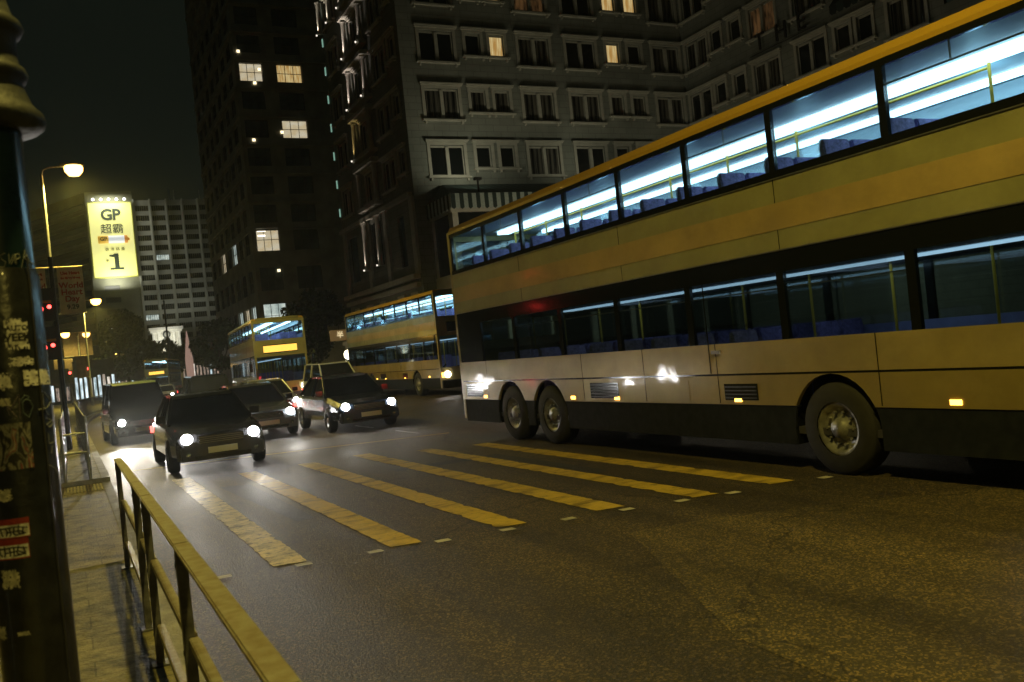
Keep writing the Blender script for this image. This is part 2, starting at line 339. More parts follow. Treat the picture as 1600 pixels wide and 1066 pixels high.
# ================================================================ GROUND
def sheet(name, pts, z, m):
    return struct(MB().add([(x, y, z) for x, y in pts], [tuple(range(len(pts)))]).build(name, m))
sheet('ground', [(-900, -900), (900, -900), (900, 1500), (-900, 1500)], -0.06, mat('city ground', (0.05, 0.05, 0.045), 0.9, noise=0.2, nscale=0.1))
def kx(y):   # kerb line of the near pavement: straight, then bending to the right
    if y < 40: return 0.55
    t = y - 40
    return 0.55 + 0.0022 * t * t if t < 60 else 0.55 + 7.92 + 0.264 * (t - 60)
ys = [-25, 40] + [40 + 4 * k for k in range(1, 50)]
sheet('road', [(kx(y), y) for y in ys] + [(kx(y) + 16.6 + (0 if y < 60 else (y - 60) * 0.1), y) for y in reversed(ys)], 0.0, ASPH)
sheet('road', [(-14, -25), (-2.6, -25), (-2.6, 240), (-14, 240)], -0.004, ASPH)
def slab(name, left, right, y0, y1, z, m, step=4, kerb=0.14):
    """raised pavement strip with a kerb stone edge (structure)"""
    yy = [y0]
    while yy[-1] < y1: yy.append(min(y1, yy[-1] + step))
    mb = MB()
    L = [(left(y), y) for y in yy]; Rr = [(right(y), y) for y in yy]
    for i in range(len(yy) - 1):
        a, b, c, d = L[i], Rr[i], Rr[i + 1], L[i + 1]
        mb.m(0).quad((a[0] + kerb, a[1], z), (b[0] - kerb, b[1], z), (c[0] - kerb, c[1], z), (d[0] + kerb, d[1], z))
        for (p, q, sgn) in ((a, d, 1), (b, c, -1)):
            mb.m(1).quad((p[0], p[1], z + 0.004), (p[0] + sgn * kerb, p[1], z + 0.004), (q[0] + sgn * kerb, q[1], z + 0.004), (q[0], q[1], z + 0.004))
            mb.quad((p[0], p[1], -0.05), (p[0], p[1], z + 0.004), (q[0], q[1], z + 0.004), (q[0], q[1], -0.05))
    for (l, r) in ((L[0], Rr[0]), (L[-1], Rr[-1])):
        mb.m(1).quad((l[0], l[1], -0.05), (r[0], r[1], -0.05), (r[0], r[1], z + 0.004), (l[0], l[1], z + 0.004))
    return struct(mb.build(name, [m, KERB]))
slab('pavement', lambda y: -2.6, kx, -25, 9.2, 0.12, PAVE)
slab('crossing_pavement', lambda y: -2.6, kx, 9.2, 17.9, 0.05, PAVE2)
slab('pavement', lambda y: -2.6, kx, 17.9, 240, 0.13, PAVE)
slab('pavement', lambda y: kx(y) + 16.6 + (0 if y < 60 else (y - 60) * 0.1), lambda y: kx(y) + 80, -25, 240, 0.13, PAVE)
# raised tactile bars at the end of the crossing pavement
mb = MB()
for k in range(13): mb.box(-0.26 + k * 0.052, -0.235 + k * 0.052, 16.6, 17.7, 0.05, 0.062)
struct(mb.build('tactile_strip', mat('tactile bars', (0.45, 0.36, 0.13), 0.7, noise=0.3, nscale=9)))
# markings (4 mm sheets)
def mark(pts, m, z=0.004, name='road_marking'): return sheet(name, pts, z, m)
for i, (xa, xb, ya, yb) in enumerate([(1.50, 1.80, 8.22, 16.9), (2.54, 2.84, 8.05, 16.3), (3.60, 3.90, 7.95, 16.3), (4.64, 4.96, 7.80, 16.4), (5.62, 5.92, 7.5, 15.6), (6.54, 6.85, 7.37, 15.14)]):
    rj = random.Random(40 + i); nseg = 90; Lp, Rp = [], []
    for k in range(nseg + 1):
        f_ = k / nseg; y = ya + (yb - ya) * f_; jl, jr = [(rj.random() - 0.5) * 0.016 - (0.03 if rj.random() < 0.06 else 0) for _ in range(2)]
        Lp.append((xa - jl, y + (0.05 * f_))); Rp.append((xb + jr, y - 0.06 * (1 - f_)))
    mb = MB()
    for k in range(nseg):
        mb.add([(*Lp[k], 0.004), (*Rp[k], 0.004), (*Rp[k + 1], 0.004), (*Lp[k + 1], 0.004)], [(0, 1, 2, 3)])
    struct(mb.build('road_marking', YEL2 if i == 0 else YEL))
for x, y in [(1.06, 8.18), (1.73, 8.04), (2.37, 7.97), (2.99, 7.85), (3.62, 7.76), (4.25, 7.68), (4.86, 7.57), (5.45, 7.45), (6.01, 7.33), (7.11, 7.14)]:
    mark([(x - 0.07, y - 0.05), (x + 0.07, y - 0.06), (x + 0.07, y + 0.05), (x - 0.07, y + 0.06)], WHT, 0.009)
mark([(0.9, 20.0), (0.9, 19.88), (7.3, 18.05), (7.3, 18.17)], YEL)
for k in range(26): mark([(3.42, 19 + k * 3.4), (3.50, 19 + k * 3.4), (3.50, 20.6 + k * 3.4), (3.42, 20.6 + k * 3.4)], WHT)
for k in range(24): mark([(6.9, 19 + k * 3.4), (6.98, 19 + k * 3.4), (6.98, 20.6 + k * 3.4), (6.9, 20.6 + k * 3.4)], WHT)
mark([(1.99, 14.76), (2.42, 14.5), (2.42, 10.4), (2.2, 10.35)], ASPH2, 0.003, 'road_patch')
mark([(4.3, 6.7), (5.2, 6.55), (6.6, 5.9), (7.0, 5.7), (9, 4.6), (7.5, -4), (2.6, -4), (3.2, 4.0)], ASPH3, 0.003, 'road_patch')
mark([(4.4, 13.6), (6.2, 13.4), (6.2, 10.0), (5.98, 9.9), (5.98, 13.0), (4.4, 13.2)], ASPH2, 0.0025, 'road_patch')
# ================================================================ FOREGROUND POLE
PX, PY, PR = -0.14, 2.97, 0.098
pole = thing('traffic_pole', 'thick black pole with flared collar and torn stickers at the left edge', 'pole', (PX, PY, 0.12))
def zz(z): return z - 0.12
mb = MB(); mb.lathe([(0.15, 0), (0.15, 0.06), (0.104, 0.10), (0.100, 0.3), (0.098, 1.0), (0.098, zz(2.09)), (0.092, zz(2.115))], n=48)
mb.build('lower_shaft', BLK, pole)
MB().lathe([(0.089, zz(2.115)), (0.089, zz(2.535))], n=48).build('upper_shaft', mat('dark pole paint with blue highlight', (0.012, 0.03, 0.04), 0.22, noise=0.2, nscale=15, coat=0.6), pole)  # bluish highlight of the upper shaft put into its base colour
MB().lathe([(0.09, zz(2.520)), (0.135, zz(2.522)), (0.152, zz(2.535)), (0.157, zz(2.552)), (0.150, zz(2.572)), (0.138, zz(2.583)), (0.125, zz(2.60)), (0.112, zz(2.635)), (0.104, zz(2.665)),
            (0.115, zz(2.672)), (0.121, zz(2.688)), (0.115, zz(2.704)), (0.102, zz(2.71)), (0.098, zz(2.74)), (0.099, zz(2.80)), (0.112, zz(2.808)), (0.121, zz(2.826)), (0.113, zz(2.845)), (0.095, zz(2.86)),
            (0.08, zz(2.92)), (0.07, zz(3.3)), (0.065, zz(5.2))], n=48).build('collar', IRON, pole)
# seam + door of the lower shaft
fa = math.atan2(-PY, -PX)      # direction that faces the camera
def cyl(a, z, r): t = fa + a / PR; return (math.cos(t) * r, math.sin(t) * r, zz(z))
def patch(a0, a1, z0, z1, r, tear=0.0, seed=0, nx=14, nz=12):
    """curved sheet wrapped on the pole, its edge torn"""
    rnd = random.Random(seed); mb = MB(); keep = {}
    vs = {}
    for i in range(nx + 1):
        for j in range(nz + 1):
            u, v = i / nx, j / nz
            e = min(u, 1 - u, v, 1 - v)
            ja = (rnd.random() - .5) * tear * 0.9 * (a1 - a0) / nx; jz = (rnd.random() - .5) * tear * 0.9 * (z1 - z0) / nz
            vs[i, j] = cyl(a0 + u * (a1 - a0) + ja, z0 + v * (z1 - z0) + jz, r)
    for i in range(nx):
        for j in range(nz):
            e = min(i, nx - 1 - i, j, nz - 1 - j)
            if tear and ((e == 0 and rnd.random() < tear * 0.75) or (e == 1 and rnd.random() < tear * 0.4) or (e > 1 and rnd.random() < tear * 0.05)): continue
            mb.add([vs[i, j], vs[i + 1, j], vs[i + 1, j + 1], vs[i, j + 1]], [(0, 1, 2, 3)])
    return mb
STK = mat('weathered paper', (0.78, 0.74, 0.72), 0.8, noise=0.35, nscale=60)
STK2 = mat('yellowed paper', (0.52, 0.50, 0.42), 0.8, noise=0.4, nscale=60)
REDP = mat('red print', (0.30, 0.03, 0.02), 0.7, noise=0.2, nscale=40)
INK = mat('black marker ink', (0.01, 0.01, 0.01), 0.6)
CHALK = mat('pale scratched marker', (0.24, 0.25, 0.23), 0.7, noise=0.3, nscale=80)
def ry(px, py):       # photo pixel on the pole -> (a, z) arc distance and height
    ax = 16.5 + (py - 300) * 0.1 - 26 + 1.0       # pole axis in the photo
    ax = (44 + (py - 300) * 0.1) - 53
    s_ = max(-0.98, min(0.98, (px - ax) / 53.0))
    return math.asin(s_) * PR, 1.75 + (603 + 0.1 * 0 - (py - 0)) / 533.0 + 0.0
def pp(x0, x1, y0, y1, m, name, tear=0.0, seed=0, r=PR + 0.0012, nx=14, nz=12, label=None):
    a0, z1 = ry(x0, y0); a1, z0 = ry(x1, y1)
    return patch(a0, a1, z0, z1, r, tear, seed, nx, nz).build(name, m, pole, label=label)
pp(6, 42, 488, 533, STK, 'sticker', 0.8, 3, label='torn grey sticker reading WEEK')
pp(14, 33, 486, 500, STK, 'sticker', 0.9, 4)
pp(-10, 20, 566, 592, STK, 'sticker', 0.7, 5, label='torn white paper strip')
pp(33, 71, 565, 589, STK, 'sticker', 0.35, 6, label='pale sticker beside the torn paper strip')
pp(14, 48, 544, 558, STK, 'sticker', 0.9, 7)
pp(-10, 18, 603, 616, STK2, 'sticker', 0.8, 8)
pp(-4, 22, 738, 757, STK2, 'sticker', 0.8, 11)
pp(8, 34, 858, 886, STK2, 'sticker', 0.7, 12)
pp(5, 17, 942, 962, STK2, 'sticker', 0.8, 13)
pp(30, 48, 951, 957, STK2, 'sticker', 0.6, 15)
# painted poster: mottled collage
pm = bpy.data.materials.new('collage poster'); pm.use_nodes = True
n = pm.node_tree.nodes; l = pm.node_tree.links
tc = n.new('ShaderNodeTexCoord'); mp = n.new('ShaderNodeMapping'); mp.inputs['Scale'].default_value = (38, 38, 14); l.new(tc.outputs['Object'], mp.inputs['Vector'])
t = n.new('ShaderNodeTexNoise'); t.inputs['Scale'].default_value = 1; t.inputs['Detail'].default_value = 6; t.inputs['Distortion'].default_value = 1.6; l.new(mp.outputs[0], t.inputs['Vector'])
r = n.new('ShaderNodeValToRGB'); l.new(t.outputs['Fac'], r.inputs['Fac'])
r.color_ramp.elements[0].position = 0.40; r.color_ramp.elements[0].color = (0.015, 0.015, 0.015, 1)
r.color_ramp.elements[1].position = 0.72; r.color_ramp.elements[1].color = (0.35, 0.36, 0.33, 1)
for pos, c in ((0.48, (0.30, 0.29, 0.26, 1)), (0.54, (0.06, 0.08, 0.09, 1)), (0.60, (0.28, 0.05, 0.05, 1)), (0.64, (0.32, 0.30, 0.27, 1))):
    e = r.color_ramp.elements.new(pos); e.color = c
l.new(r.outputs['Color'], n['Principled BSDF'].inputs['Base Color'])
pp(-6, 50, 642, 711, pm, 'sticker', 0, 9, label='white, black and red collage poster on the pole')
for (ya, yb, sd) in ((783, 812, 1), (813, 843, 2)):
    pp(2, 46, ya, yb, REDP, 'sticker', 0, sd, label='small red and white name sticker with black scribble' + (', upper of the pair' if sd == 1 else ', lower of the pair'))
    pp(3, 45, ya + 9, yb - 2, STK, 'sticker_face', 0, sd, PR + 0.0018)
# marker scribbles: thin strips following the curve of the pole
def strokes(name, lines, m, wd=0.0022, r=PR + 0.0024, label=None, rad=None):
    mb = MB()
    for ln in lines:
        pts = []
        for i in range(len(ln) - 1):
            for k in range(5):
                u = k / 5; pts.append((ln[i][0] * (1 - u) + ln[i + 1][0] * u, ln[i][1] * (1 - u) + ln[i + 1][1] * u))
        pts.append(ln[-1]); P = [cyl(*ry(*q), rad or r) for q in pts]
        mb.tube(P, wd / 2, 5)
    return mb.build(name, m, pole, label=label)
strokes('graffiti', [[(8, 387), (1, 390), (3, 396), (9, 400), (7, 408), (-2, 407)], [(13, 388), (14, 404), (20, 389)], [(17, 404), (23, 388), (24, 404)], [(22, 402), (22, 389), (28, 388), (30, 393), (24, 397)],
                     [(31, 413), (37, 380), (34, 395), (40, 388)], [(36, 384), (44, 398)], [(34, 394), (52, 402)]], CHALK, rad=0.0915, label='pale marker tag scribbled on the upper shaft')
strokes('graffiti', [[(62, 600), (72, 615), (66, 625), (54, 626)], [(60, 603), (61, 620), (68, 636)], [(66, 640), (76, 648), (70, 655), (66, 650), (74, 645)], [(68, 663), (70, 680), (78, 678), (76, 672)], [(74, 684), (73, 695)],
                     [(70, 712), (78, 718), (84, 730), (86, 742)]], CHALK, label='thin grey scribble down the right side')
strokes('graffiti', [[(8, 604), (17, 622), (28, 600), (30, 636)], [(16, 630), (12, 615), (26, 634)]], mat('lilac marker', (0.12, 0.10, 0.13), 0.7))
strokes('graffiti', [[(30, 610), (36, 602), (42, 606), (33, 612), (34, 628), (42, 636), (47, 620), (43, 611), (36, 608)]], mat('blue marker', (0.09, 0.13, 0.15), 0.7))
def ink(y0, seed):
    q = random.Random(seed); L = []
    for k in range(6):
        x = 6 + k * 6.0; L.append([(x, y0 + q.random() * 4), (x + q.random() * 7 - 2, y0 + 9 + q.random() * 5), (x + 5 * q.random(), y0 + 15)])
    L.append([(7, y0 + 4), (24, y0 + 2), (42, y0 + 5)]); L.append([(14, y0 + 10), (30, y0 + 8), (40, y0 + 13), (26, y0 + 15)])
    return L
strokes('scribble', ink(793, 5), INK, 0.004); strokes('scribble', ink(823, 9), INK, 0.004)
def wrap_text(txt, size, px, py, m, name, offset=0.001):
    me = text_mesh(txt, size, offset=offset); a, z = ry(px, py)
    for v in me.vertices: v.co = Vector(cyl(a + v.co.x, z + v.co.y, PR + 0.0028))
    me.materials.clear(); me.materials.append(m); o = bpy.data.objects.new(name, me); C.objects.link(o); o.parent = pole; return o
wrap_text('WEEK', 0.030, 22, 515, INK, 'lettering', 0.0012)
wrap_text('AUTO', 0.020, 24, 501, INK, 'lettering', 0.0008)
mb = MB()
for k in range(40):
    z = 0.05 + k * 0.05; t = fa + 0.75
    mb.cbox((math.cos(t) * (PR + 0.002), math.sin(t) * (PR + 0.002), z), (0.004, 0.004, 0.05))
mb.build('seam', DGREY, pole)

# ================================================================ NEAR RAILING
RAILM = mat('worn galvanised rail', (0.29, 0.27, 0.21), 0.5, 0.3, noise=0.45, nscale=22, bump=0.12, bscale=90, col2=(0.20, 0.16, 0.10))
POSTM = mat('dull grey steel post', (0.11, 0.11, 0.12), 0.5, 0.4, noise=0.35, nscale=14, bump=0.25, bscale=25)
rail = thing('guard_railing', 'near steel guard railing with flat yellow-lit top rail along the kerb', 'railing', (0.35, 0, 0.12))
posts = [8.82, 6.5, 5.64, 3.81, 1.88, 0.0]
for y in posts:
    mb = MB(); mb.box(-0.03, 0.012, y - 0.032, y + 0.032, 0, 0.962); mb.box(-0.06, 0.05, y - 0.06, y + 0.06, 0, 0.012)
    for zb in (0.90, 0.18, 0.55): mb.lathe([(0.011, -0.034), (0.011, -0.030), (0.0, -0.030)][:2], (0, y, zb), 8, 'x')
    mb.build('post', POSTM, rail, bevel=0.004)
for a, b in zip(posts[:-1], posts[1:]):
    MB().box(-0.036, 0.030, b + 0.004, a - 0.004 + (0.03 if a == 8.82 else 0), 0.965, 0.985).build('top_rail', RAILM, rail, bevel=0.005)
    if (a, b) != (6.5, 5.64):
        MB().box(-0.012, 0.028, b + 0.034, a - 0.034, 0.575, 0.615).build('middle_rail', RAILM, rail, bevel=0.004)
        MB().box(-0.012, 0.028, b + 0.034, a - 0.034, 0.20, 0.24).build('lower_rail', RAILM, rail, bevel=0.004)
    else:
        MB().box(-0.012, 0.028, b + 0.034, a - 0.034, 0.575, 0.61).build('middle_rail', RAILM, rail, bevel=0.004)
# far railings
def far_rail(label, x, y0, y1, n):
    r_ = thing('guard_railing', label, 'railing', (0, 0, 0.13), group='railings along the pavement past the crossing')
    for k in range(n):
        y = y0 + (y1 - y0) * k / (n - 1); xx = x(y)
        MB().tube([(xx, y, 0), (xx, y, 1.10)], 0.024, 8).build('post', GALV, r_)
    pts = [(x(y0 + (y1 - y0) * k / 20), y0 + (y1 - y0) * k / 20) for k in range(21)]
    for z in (1.08, 0.62, 0.25): MB().tube([(a, b, z) for a, b in pts], 0.019, 8).build('rail', GALV, r_)
far_rail('galvanised tube railing on the kerb side past the crossing', lambda y: 0.24, 18.1, 44, 12)
far_rail('galvanised tube railing on the inner side past the crossing', lambda y: -0.17, 18.1, 44, 12)
tr = thing('pedestrian_barrier', 'short yellow-lit tube barrier across the pavement at the step', 'barrier', (0.03, 18.0, 0.13))
for z in (0.84, 0.50): MB().tube([(-0.20, 0, z), (0.19, 0, z)], 0.02, 8).build('rail', GALV, tr)
for x in (-0.20, 0.20): MB().tube([(x, 0, 0), (x, 0, 1.15)], 0.028, 8).build('post', GALV, tr)
bf = thing('bar_fence', 'dark fence of thin upright bars where the pavement bends right', 'fence', (0, 0, 0.13))
for k in range(60):
    y = 46 + k * 0.5; MB().tube([(kx(y) - 0.25, y, 0.08), (kx(y) - 0.25, y, 1.1)], 0.014, 5).build('bar', DGREY, bf)
for z in (0.1, 1.1): MB().tube([(kx(46 + k * 3) - 0.25, 46 + k * 3, z) for k in range(11)], 0.025, 6).build('rail', DGREY, bf)

# ================================================================ STREET LAMPS
def street_lamp(x, y, dx, label, h=10.0, energy=0, spread=150, hy=0.0, name='street_lamp', big=1.0, group='sodium street lamps along the road', rad=0.07):
    t = thing(name, label, 'street lamp', (x, y, 0.13), group=group)
    MB().lathe([(0.13, 0), (0.13, 1.0), (rad + 0.02, 1.1), (rad, h - 0.9), (rad * 0.8, h - 0.35)], n=14).build('post', GALV, t)
    MB().tube([(0, 0, h - 0.4), (0.06 * dx, 0, h - 0.15), (0.3 * dx, 0, h - 0.05), (dx, 0, h)], 0.035, 8).build('arm', GALV, t)
    mb = MB(); mb.add([(dx + a * 0.42, hy + b * 0.16, h + (0.13 if c else 0.0) - (0.05 if c and abs(a) > .5 else 0)) for c in (0, 1) for a, b in ((-1, -1), (1, -1), (1, 1), (-1, 1))],
                      [(0, 1, 2, 3), (4, 5, 6, 7), (0, 1, 5, 4), (1, 2, 6, 5), (2, 3, 7, 6), (3, 0, 4, 7)])
    hd = mb.build('lamp_head', DGREY, t, bevel=0.02)
    MB().lathe([(0.0, -0.30 * big), (0.14 * big, -0.27 * big), (0.23 * big, -0.16 * big), (0.24 * big, -0.06), (0.22 * big, -0.004)], (dx + 0.05, hy, h), 16).build('lamp_bowl', SODIUM, hd)  # big swells the bowl so its size carries the lamp's glare
    if energy: light('SPOT', (dx + 0.05, hy, h - 0.34 * big), energy, (1.0, 0.78, 0.15), 0.15, aim=(dx + 0.05 + 0.9, hy, 0), ang=R(spread), blend=0.5, parent=t)
    return t
street_lamp(-0.15, 37, 1.05, 'nearest and tallest-looking sodium street lamp on the left', energy=4200, big=1.35, spread=168)
street_lamp(2.0, 93, 1.1, 'second sodium street lamp, below the yellow billboard', energy=7000, big=1.9, spread=172)
street_lamp(-0.7, 144, 1.1, 'distant sodium lamp, upper left of the far cluster', energy=2500, big=2.4, spread=172)
street_lamp(2.1, 148, 1.1, 'distant sodium lamp between two long banners', energy=0, big=2.3)
street_lamp(-0.4, 194, 1.1, 'distant sodium lamp, lowest of the far cluster', energy=0, big=2.6)
street_lamp(13.3, 250, -1.1, 'small distant sodium lamp in front of the park trees', energy=3500, big=2.4, spread=172)
# the lamps of the same row that stand just outside the picture
street_lamp(-2.0, 2.5, 3.6, 'sodium street lamp over the near pavement, outside the picture on the left', energy=2500, spread=160)
street_lamp(-2.0, -14, 3.6, 'sodium street lamp on the pavement behind the camera', energy=2600, spread=160)

# banners on the posts
BAN = mat('banner cloth', (0.70, 0.68, 0.66), 0.85, noise=0.12, nscale=3)
BAN2 = mat('tan banner cloth', (0.15, 0.11, 0.085), 0.85, noise=0.2, nscale=3)
RED_T = mat('red lettering', (0.35, 0.04, 0.04), 0.7); DK_T = mat('dark lettering', (0.03, 0.05, 0.06), 0.7)
def banner(x, y, z, wd, h, m, label, words=None, group='banners on the lamp posts'):
    t = thing('banner', label, 'banner', (x, y, z), group=group)
    vs = []; nx, nz = 8, 14
    for j in range(nz + 1):
        for i in range(nx + 1):
            u, v = i / nx, j / nz; vs.append((u * wd, 0.03 * math.sin(u * 5 + v * 4), -v * h))
    MB().add(vs, [(j * (nx + 1) + i, j * (nx + 1) + i + 1, (j + 1) * (nx + 1) + i + 1, (j + 1) * (nx + 1) + i) for j in range(nz) for i in range(nx)], True).build('cloth', m, t)
    MB().tube([(-0.15 if wd > 0 else 0.15, 0, 0.02), (wd, 0, 0.02)], 0.025, 6).build('rod', mat('banner rod', (0.6, 0.5, 0.3), 0.5), t)
    MB().tube([(-0.15 if wd > 0 else 0.15, 0, -h), (wd, 0, -h)], 0.02, 6).build('rod', GALV, t)
    if words:
        for txt, dz, sz, mm in words: text_obj('lettering', txt, sz, mm, t, (wd / 2, -0.05, -dz), offset=0.01)
    return t
wl = [('Use Heart', 0.22, 0.15, RED_T), ('for Every Heart', 0.40, 0.10, RED_T), ('World', 0.68, 0.30, RED_T), ('Heart', 0.93, 0.30, RED_T), ('Day', 1.18, 0.30, RED_T), ('9.29', 1.48, 0.24, DK_T), ('■', 1.93, 0.2, DK_T)]
banner(0.04, 36.9, 6.32, 0.86, 1.72, BAN, 'pale street banner with red words World Heart Day, right of the nearest lamp post', wl)
banner(-0.34, 36.9, 6.32, -0.86, 1.72, BAN, 'pale street banner on the left side of the nearest lamp post', wl)
for (x, y, z, wd, h, s_) in [(2.25, 147.8, 10.3, 1.7, 3.5, 'tan banner right of the distant lamp'), (1.95, 147.8, 10.3, -1.9, 3.5, 'tan banner left of the distant lamp'),
                             (0.0, 146.0, 6.4, 1.1, 2.6, 'narrow reddish banner, right one of the low pair'), (-0.3, 146.0, 6.4, -1.1, 2.6, 'narrow reddish banner, left one of the low pair'),
                             (1.85, 92.9, 4.9, -0.9, 2.0, 'small tan banner on the second lamp post')]:
    banner(x, y, z, wd, h, BAN2, s_)
# ================================================================ TRAFFIC SIGNALS
def signal(x, y, z, label, heads=1, pr=0.05, red=True, s=1.0):
    t = thing('traffic_signal', label, 'traffic light', (x, y, 0.13), group='traffic lights on the pavement')
    MB().lathe([(pr * 1.5, 0), (pr * 1.5, 0.3), (pr, 0.35), (pr, z + 0.4)], n=12).build('post', BLK, t)
    for k in range(heads):
        b = MB(); b.box(-0.17 * s, 0.17 * s, -0.30 * s, -0.08, z - 0.45 * s, z + 0.45 * s)
        hb = b.build('signal_head', BLK, t, bevel=0.01, loc=(0, 0, 0))
        for j, mm in enumerate((REDL, DGREY, DGREY)):
            zc = z + (0.28 - 0.28 * j) * s
            MB().lathe([(0.0, -0.315 * s), (0.10 * s, -0.303 * s)], (0, 0, zc), 16, 'y').build('lens', mm, hb)
            v = MB(); n_ = 9
            vs = [(math.cos(R(-10 + 200 * i / (n_ - 1))) * 0.115 * s, yy, zc + math.sin(R(-10 + 200 * i / (n_ - 1))) * 0.115 * s) for yy in (-0.30 * s, -0.50 * s) for i in range(n_)]
            v.add(vs, [(i, i + 1, n_ + i + 1, n_ + i) for i in range(n_ - 1)]); v.build('visor', BLK, hb)
    return t
sg = thing('traffic_signal', 'dark traffic signal with hooded heads and yellow-edged backing boards beside the big pole', 'traffic light', (-0.10, 28.0, 0.13), group='traffic lights on the pavement')
MB().lathe([(0.09, 0), (0.09, 0.9), (0.06, 1.0), (0.06, 5.4)], n=12).build('post', BLK, sg)
for z, w_ in ((4.22, 0.235), (3.15, 0.25)):
    b = MB(); b.box(-0.50, -0.50 + 2 * w_, -0.18, -0.06, z - 0.62, z + 0.30); hb = b.build('signal_head', BLK, sg, bevel=0.01)
    MB().box(-0.47, -0.55 + 2 * w_, -0.215, -0.185, z - 0.11, z - 0.045).build('hood_edge', mat('yellow enamel edge', (0.6, 0.38, 0.03), 0.4), hb)
    for k, dx in enumerate((-0.37, -0.14)):
        MB().lathe([(0.0, -0.24), (0.055 + 0.03 * (1 - k), -0.20)], (dx, 0, z - 0.27 + 0.05 * k), 14, 'y').build('lens', REDL, hb)
signal(0.45, 118, 3.3, 'distant traffic light showing red, left one, behind the dark post', 1, 0.06, s=1.6)
signal(2.4, 118, 3.6, 'distant traffic light showing red, right one, in front of the lit shops', 1, 0.06, s=1.6)

# ================================================================ WINDOWS / FACADES
def facade(mb, P0, ud, inw, W, z0, z1, ops, depth=0.22):
    """wall sheet with real openings and reveals. ops: (u0,u1,z0,z1)"""
    P0 = Vector(P0); ud = Vector(ud); inw = Vector(inw)
    us = sorted({0, W} | {u for o in ops for u in o[:2]}); zs = sorted({z0, z1} | {z for o in ops for z in o[2:]})
    def P(u, z, d=0): return P0 + ud * u + inw * d + Vector((0, 0, z))
    for j in range(len(zs) - 1):
        run = None
        for i in range(len(us) - 1):
            cu, cz = (us[i] + us[i + 1]) / 2, (zs[j] + zs[j + 1]) / 2
            hole = any(o[0] < cu < o[1] and o[2] < cz < o[3] for o in ops)
            if not hole and run is None: run = us[i]
            if run is not None and (hole or i == len(us) - 2):
                e = us[i] if hole else us[i + 1]
                mb.quad(P(run, zs[j]), P(e, zs[j]), P(e, zs[j + 1]), P(run, zs[j + 1])); run = None
    for u0_, u1_, a, b in ops:
        mb.quad(P(u0_, a), P(u0_, b), P(u0_, b, depth), P(u0_, a, depth)); mb.quad(P(u1_, a), P(u1_, b), P(u1_, b, depth), P(u1_, a, depth))
        mb.quad(P(u0_, a), P(u1_, a), P(u1_, a, depth), P(u0_, a, depth)); mb.quad(P(u0_, b), P(u1_, b), P(u1_, b, depth), P(u0_, b, depth))

def win_frame(W, H, mull):      # stone surround with cornice, mullion and sill; local x along wall, -y outwards
    mb = MB(); t = 0.20
    mb.box(0, t, -0.07, -0.001, 0.12, H - 0.28); mb.box(W - t, W, -0.07, -0.001, 0.12, H - 0.28)
    mb.box(0, W, -0.07, -0.001, H - 0.28, H - 0.13)
    mb.box(-0.07, W + 0.07, -0.18, -0.001, H - 0.13, H - 0.05); mb.box(-0.11, W + 0.11, -0.25, -0.001, H - 0.05, H + 0.02)
    ft = 0.07                                                        # timber frame inside the opening
    mb.box(t + 0.002, t + ft, 0.10, 0.17, 0.202, H - 0.42); mb.box(W - t - ft, W - t - 0.002, 0.10, 0.17, 0.202, H - 0.42)
    mb.box(t + 0.002, W - t - 0.002, 0.10, 0.17, H - 0.42, H - 0.302); 
    if mull: mb.box(W / 2 - 0.11, W / 2 + 0.11, -0.03, 0.17, 0.203, H - 0.421)
    return mb.mesh('window', TRIM)
def win_sill(W):
    mb = MB(); mb.box(-0.10, W + 0.10, -0.24, 0.10, 0.0, 0.10); mb.box(-0.02, W + 0.02, -0.10, -0.001, 0.10, 0.20)
    for x in (0.05, W - 0.17): mb.box(x, x + 0.12, -0.16, -0.001, -0.16, 0.0)
    return mb.mesh('sill', TRIM)
def pane(W, H, m):
    return MB().box(0.2, W - 0.2, 0.14, 0.16, 0.11, H - 0.31).mesh('pane', m)
def win_kit(W, H, mull):
    k = {'f': win_frame(W, H, mull), 's': win_sill(W), 'dark': pane(W, H, DGLASS), 'warm': pane(W, H, WARM), 'dim': pane(W, H, WARMD), 'curtain': pane(W, H, CURT)}
    if not mull:      # lit narrow windows: curtain half-drawn frame bars
        pass
    return k
WIDE = win_kit(2.62, 2.33, True); NARR = win_kit(1.42, 1.85, False)
def put_win(kit, parent, loc, rz, state='dark'):
    lab = {'warm': 'window lit warm yellow', 'dim': 'window with a faint orange glow'}.get(state)
    f_ = inst('window', kit['f'], parent, loc, rz, lab)
    inst('sill', kit['s'], f_, (0, 0, 0)); inst('pane', kit[state], f_, (0, 0, 0)); return f_

# ================================================================ HOTEL
hotel = thing('hotel_building', 'grand grey hotel with rows of stone-framed windows and dark wall letters', 'building', (0, 0, 0.1))
floors = [12.2, 15.7, 19.25, 22.8, 26.35, 29.9]
HT = 35.0
def ops_for(cols, zs):
    o = []
    for (u, kind) in cols:
        for z in zs:
            if kind == 'W': o.append((u + 0.2, u + 2.42, z + 0.2, z + 2.05))
            else: o.append((u + 0.2, u + 1.22, z + 0.68, z + 2.03))
    return o
colsB = [(1.12, 'W'), (4.2, 'N'), (5.86, 'N'), (7.92, 'W'), (11.45, 'W'), (14.6, 'N'), (16.35, 'N'), (18.4, 'W')]
litB = {(2, 2): 'warm', (5, 2): 'warm', (2, 3): 'warm', (5, 3): 'warm', (6, 3): 'warm'}
XA, YB, XCc = 19.55, 50.2, 40.7
mb = MB(); facade(mb, (XA, YB, 0), (1, 0, 0), (0, 1, 0), XCc - XA, 0, HT, ops_for(colsB, floors))
colsC = [(0.25, 'W'), (2.95, 'N'), (4.85, 'N'), (6.75, 'W'), (10.45, 'W'), (13.45, 'N'), (15.0, 'N'), (17.1, 'W'), (20.4, 'N'), (22, 'N'), (24, 'W')]
